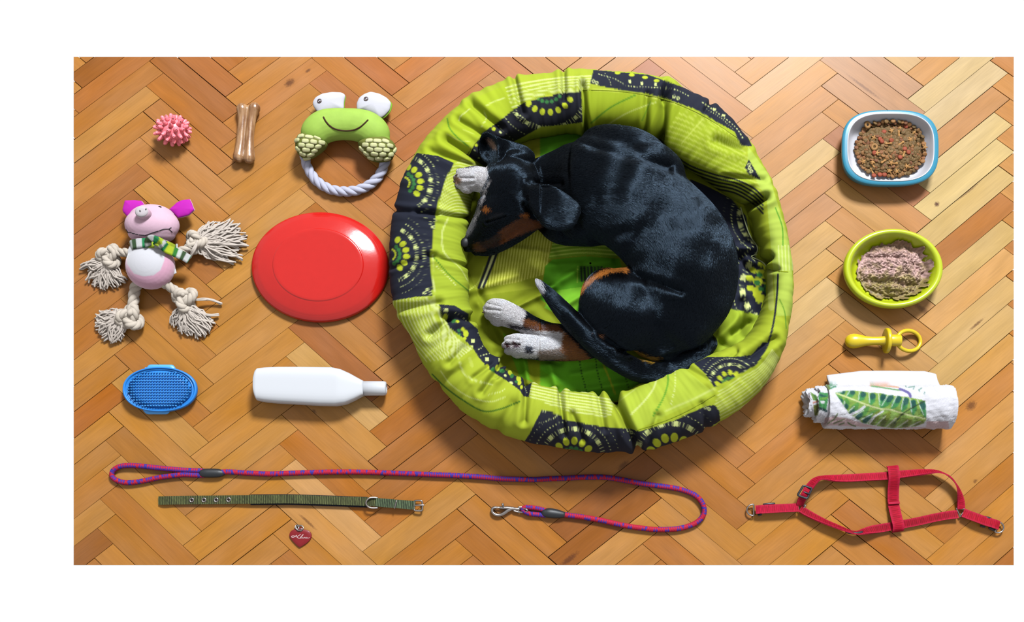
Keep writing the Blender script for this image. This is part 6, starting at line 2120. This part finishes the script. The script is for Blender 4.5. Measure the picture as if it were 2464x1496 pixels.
    c.poly(z([(240, 680), (320, 660), (320, 820), (260, 850)]), (132, 140, 60))
    c.poly(z([(420, 370), (470, 350), (510, 420), (480, 450)]), (92, 128, 30))
    terry = paint_mat('terry_cloth', .95, .05, (900, .8, .0012), sheen=.2)
    def roll(x0, x1, yc, R, hc, n=110, k=90, seed=1, ragged=0.0, flat=1.0, open_l=False):
        a = np.linspace(0, 2 * math.pi, k, endpoint=False)
        secs = []
        rg = noise_sum(np.column_stack([a * R, a * 0]), 26, seed + 9, 2) * ragged
        for i, x in enumerate(np.linspace(0, 1, n)):
            xx = x0 + (x1 - x0) * x + (1 - x) * rg
            e = min(1.0, (x * abs(x1 - x0) + 2) / 6, ((1 - x) * abs(x1 - x0) + 2) / 6)
            r = R * (.93 + .07 * math.sqrt(e))
            q = np.column_stack([np.full(k, x * 300), a * R])
            r = r + noise_sum(q, 34, seed, 2) * 1.6 + noise_sum(q, 6, seed + 1, 1) * .7
            secs.append(np.stack([xx if np.ndim(xx) else np.full(k, xx), yc + r * np.cos(a) + 0 * x, np.maximum(hc + r * np.sin(a) * flat, .5)], 1))
        # hollow spiral look on the ends: dish the caps inwards
        inner = [np.column_stack([s[:, 0] + dx, yc + (s[:, 1] - yc) * q, hc + (s[:, 2] - hc) * q]) for s, dx, q in ((secs[0], 4, .8), (secs[0], 6, .5))]
        outer = [np.column_stack([s[:, 0] + dx, yc + (s[:, 1] - yc) * q, hc + (s[:, 2] - hc) * q]) for s, dx, q in ((secs[-1], -4, .8), (secs[-1], -6, .5))]
        return loft(inner[::-1] + secs + outer)
    t = thing('towel', 'rolled white terry towel printed with green palm leaves', 'towel', 2120, 970)
    def part(name, vf, ref):
        w = W(vf[0], ref)
        px, py = proj(w)
        mk(name, w, flipf(vf[1]), terry, t, col=alb(c.sample(px, py)))
    part('roll', roll(1984, 2287, 979, 52, 50, seed=3, n=150, k=140), 50)
    part('inner_roll', roll(1962, 2010, 972, 44, 46, 30, 90, 13, 4), 50)
    part('inner_roll', roll(1940, 1985, 968, 34, 40, 30, 80, 23, 7), 44)
    # free end of the towel lying behind the roll
    secs = []
    for u in np.linspace(0, 1, 60):
        x = 1992 + (2254 - 1992) * u
        y0 = 901 - 9 * min(1, u * 3.2) - 1.5 * math.sin(u * 3) + max(0, u - .9) * 60
        wv = noise_sum(np.array([[u * 260.0, 0]]), 60, 71, 2)[0]
        secs.append([(x, y0, 16 + wv), (x, y0 + 3, 21 + wv), (x, 915, 30 + wv), (x, 930, 46 + wv), (x, 946, 66), (x, 962, 84), (x, 968, 70), (x, 940, 40), (x, 920, 18), (x, y0 + 3, 12 + wv)])
    part('loose_end', loft(secs), 24)


def harness():
    t = thing('harness', 'red nylon dog harness spread out flat at the right', 'harness', 2120, 1205)
    nyl = paint_mat('red_webbing', .75, .08, (900, .4, .0006))
    def web(name, path, wd, tw, col=(214, 18, 58), col2=(182, 8, 40), th=3.2, parent=t, ref=14):
        v, f, d, u = band(path, wd, th, tw, 1.4)
        k = (d % 4.6) < 2.3
        c = np.where(k[:, None], np.array(col, float), np.array(col2, float))
        c = np.where((np.abs(u) > .9)[:, None], np.array((220, 36, 76.)), c)
        c = c * (1 + .06 * noise_sum(np.column_stack([d, u * 9]), 7, 5, 1))[:, None] * .93
        return mk(name, W(v, ref), flipf(f), nyl, parent, smooth=False, col=alb(np.clip(c, 0, 255)))
    web('neck_strap', [(1938, 1183, 22), (1947, 1170, 24), (1957, 1158, 25), (1968, 1151, 24), (1984, 1149.5, 20), (2008, 1150.5, 15), (2040, 1150, 13), (2075, 1148, 13), (2133, 1145, 14), (2163, 1141.5, 14), (2195, 1138, 17), (2224, 1135.5, 20), (2248, 1134, 22), (2266, 1138, 24), (2283, 1148, 24), (2297, 1164, 22), (2307, 1184, 17), (2313, 1206, 11), (2314.5, 1224, 9)],
        20, [30, 38, 50, 66, 60, 40, 28, 25, 25, 30, 40, 55, 70, 78, 78, 70, 48, 18, 10])
    web('chest_strap', [(1926, 1223, 12), (1938, 1231, 12), (1954, 1240, 13), (1970, 1248, 14), (1990, 1257, 15), (2010, 1265, 16), (2030, 1273, 18), (2047, 1279, 20), (2062, 1281.5, 20), (2080, 1278, 18), (2098, 1274, 14), (2120, 1270.5, 9), (2171, 1261.5, 8), (2210, 1254, 8), (2251, 1245, 8), (2285, 1239, 9), (2306, 1237, 10)],
        20, [25, 30, 38, 45, 55, 60, 66, 72, 70, 50, 28, 10, 4, 4, 6, 10, 18], (196, 14, 50), (160, 6, 34))
    web('cross_strap', [(2148.5, 1121, 12), (2149, 1128, 20), (2149.5, 1150, 24), (2150.5, 1180, 14), (2152, 1209, 10), (2154.5, 1226, 12), (2158, 1246, 16), (2161, 1262, 19), (2162, 1274, 16), (2162.5, 1278, 9)], 27, 0, ref=18)
    web('cross_strap_fold', [(2152, 1207, 14), (2152.3, 1212, 15)], 27.5, 0, (228, 50, 88), (218, 36, 74), 3.0, ref=18)
    web('end_strap', [(1921, 1220.5, 14), (1905, 1221.5, 16), (1880, 1222.5, 18), (1850, 1224, 18), (1832, 1225, 18), (1818, 1226, 15)], 20.5, -10, (218, 18, 68), (190, 10, 50))
    web('end_strap', [(2318, 1233, 12), (2332, 1239, 15), (2350, 1246, 18), (2372, 1254, 18), (2392, 1260, 18), (2404, 1264, 14)], 21.5, 8, (214, 16, 54), (184, 8, 38))
    web('slider_strap', [(1942, 1172, 26), (1938, 1180, 29), (1933, 1190, 29), (1928, 1200, 24), (1925.5, 1208, 18), (1925, 1215, 13)], 18.5, 12, (214, 24, 60), (180, 14, 44))
    blk = flat_mat('black_plastic', (34, 36, 46), .4, .35)
    def rect(corners, r, h):
        p = []
        n = len(corners)
        for i in range(n):
            a, b = np.array(corners[i], float), np.array(corners[(i + 1) % n], float)
            for u in (.1, .5, .9):
                p.append(a + (b - a) * u)
        p = np.array(p)
        return tube(smooth_path(np.column_stack([p, np.full(len(p), h)]), 2, closed=True), r, 10, closed=True)
    sb = mkp('slider_buckle', rect([(1932.5, 1168), (1953, 1175), (1941, 1199.5), (1918.5, 1191)], 2.7, 29), 26, blk, t)
    mkp('crossbar', tube([(1933.5, 1183.5, 31.5), (1940, 1186, 32), (1947, 1188, 31.5)], 1.8, 8), 26, blk, sb)
    mkp('slider', tube(smooth_path(np.array([(2037, 1279, 20), (2046, 1281.5, 22), (2056, 1282.5, 23), (2066, 1282, 22), (2073, 1280, 20)], float), 2), [3.4] * len(smooth_path(np.array([(2037, 1279, 20), (2046, 1281.5, 22), (2056, 1282.5, 23), (2066, 1282, 22), (2073, 1280, 20)], float), 2)), 10, flat=2.0), 20, blk, t)
    mkp('slider', tube([(1838, 1213, 13), (1850, 1211.5, 15), (1863, 1211, 14)], 2.4, 8), 14, blk, t)
    mkp('slider', tube([(2370, 1243.5, 15), (2378, 1245, 17), (2384, 1247.5, 15)], 2.6, 8), 14, blk, t)
    mkp('slider', tube([(1827, 1238.5, 8), (1832, 1237, 8)], 3, 8), 14, blk, t)
    mkp('slider', tube([(2384, 1270, 8), (2392, 1274, 8), (2398, 1276, 8)], 3.4, 8), 14, blk, t)
    mkp('slider', tube([(2363, 1265, 7), (2372, 1267, 7)], 2.6, 8), 14, blk, t)
    st = bpy.data.materials['steel']
    def dring(c, R, ang, h):
        p = []
        for a in np.radians(np.linspace(-95, 95, 14)):
            p.append((R * math.cos(a), R * .92 * math.sin(a)))
        p.append((-2, R * .7)); p.append((-2, -R * .7))
        p = np.array(p)
        ca, sa = math.cos(ang), math.sin(ang)
        q = np.stack([c[0] + p[:, 0] * ca - p[:, 1] * sa, c[1] + p[:, 0] * sa + p[:, 1] * ca, np.full(len(p), h)], 1)
        return tube(smooth_path(q, 2, closed=True), 2.0, 10, closed=True)
    mkp('d_ring', dring((1812, 1226.5), 14.5, math.pi, 10), 12, st, t)
    mkp('d_ring', dring((2402, 1268), 14, .45, 10), 12, st, t)
    def tri(c, r, h):
        a = np.array([-.4, 1.7, 3.8])
        p = np.stack([c[0] + r * np.cos(a), c[1] + r * np.sin(a), np.full(3, h)], 1)
        return tube(smooth_path(resample(p, 12), 2, closed=True), 1.9, 8, closed=True)
    mkp('joining_ring', tri((1928, 1220), 12.5, 9), 12, st, t)
    mkp('joining_ring', tri((2313, 1230), 12.5, 8), 12, st, t)


leash()
collar()
heart_tag()
teal_bowl()
kibble()
lime_bowl()
dummy_toy()
towel()
harness()
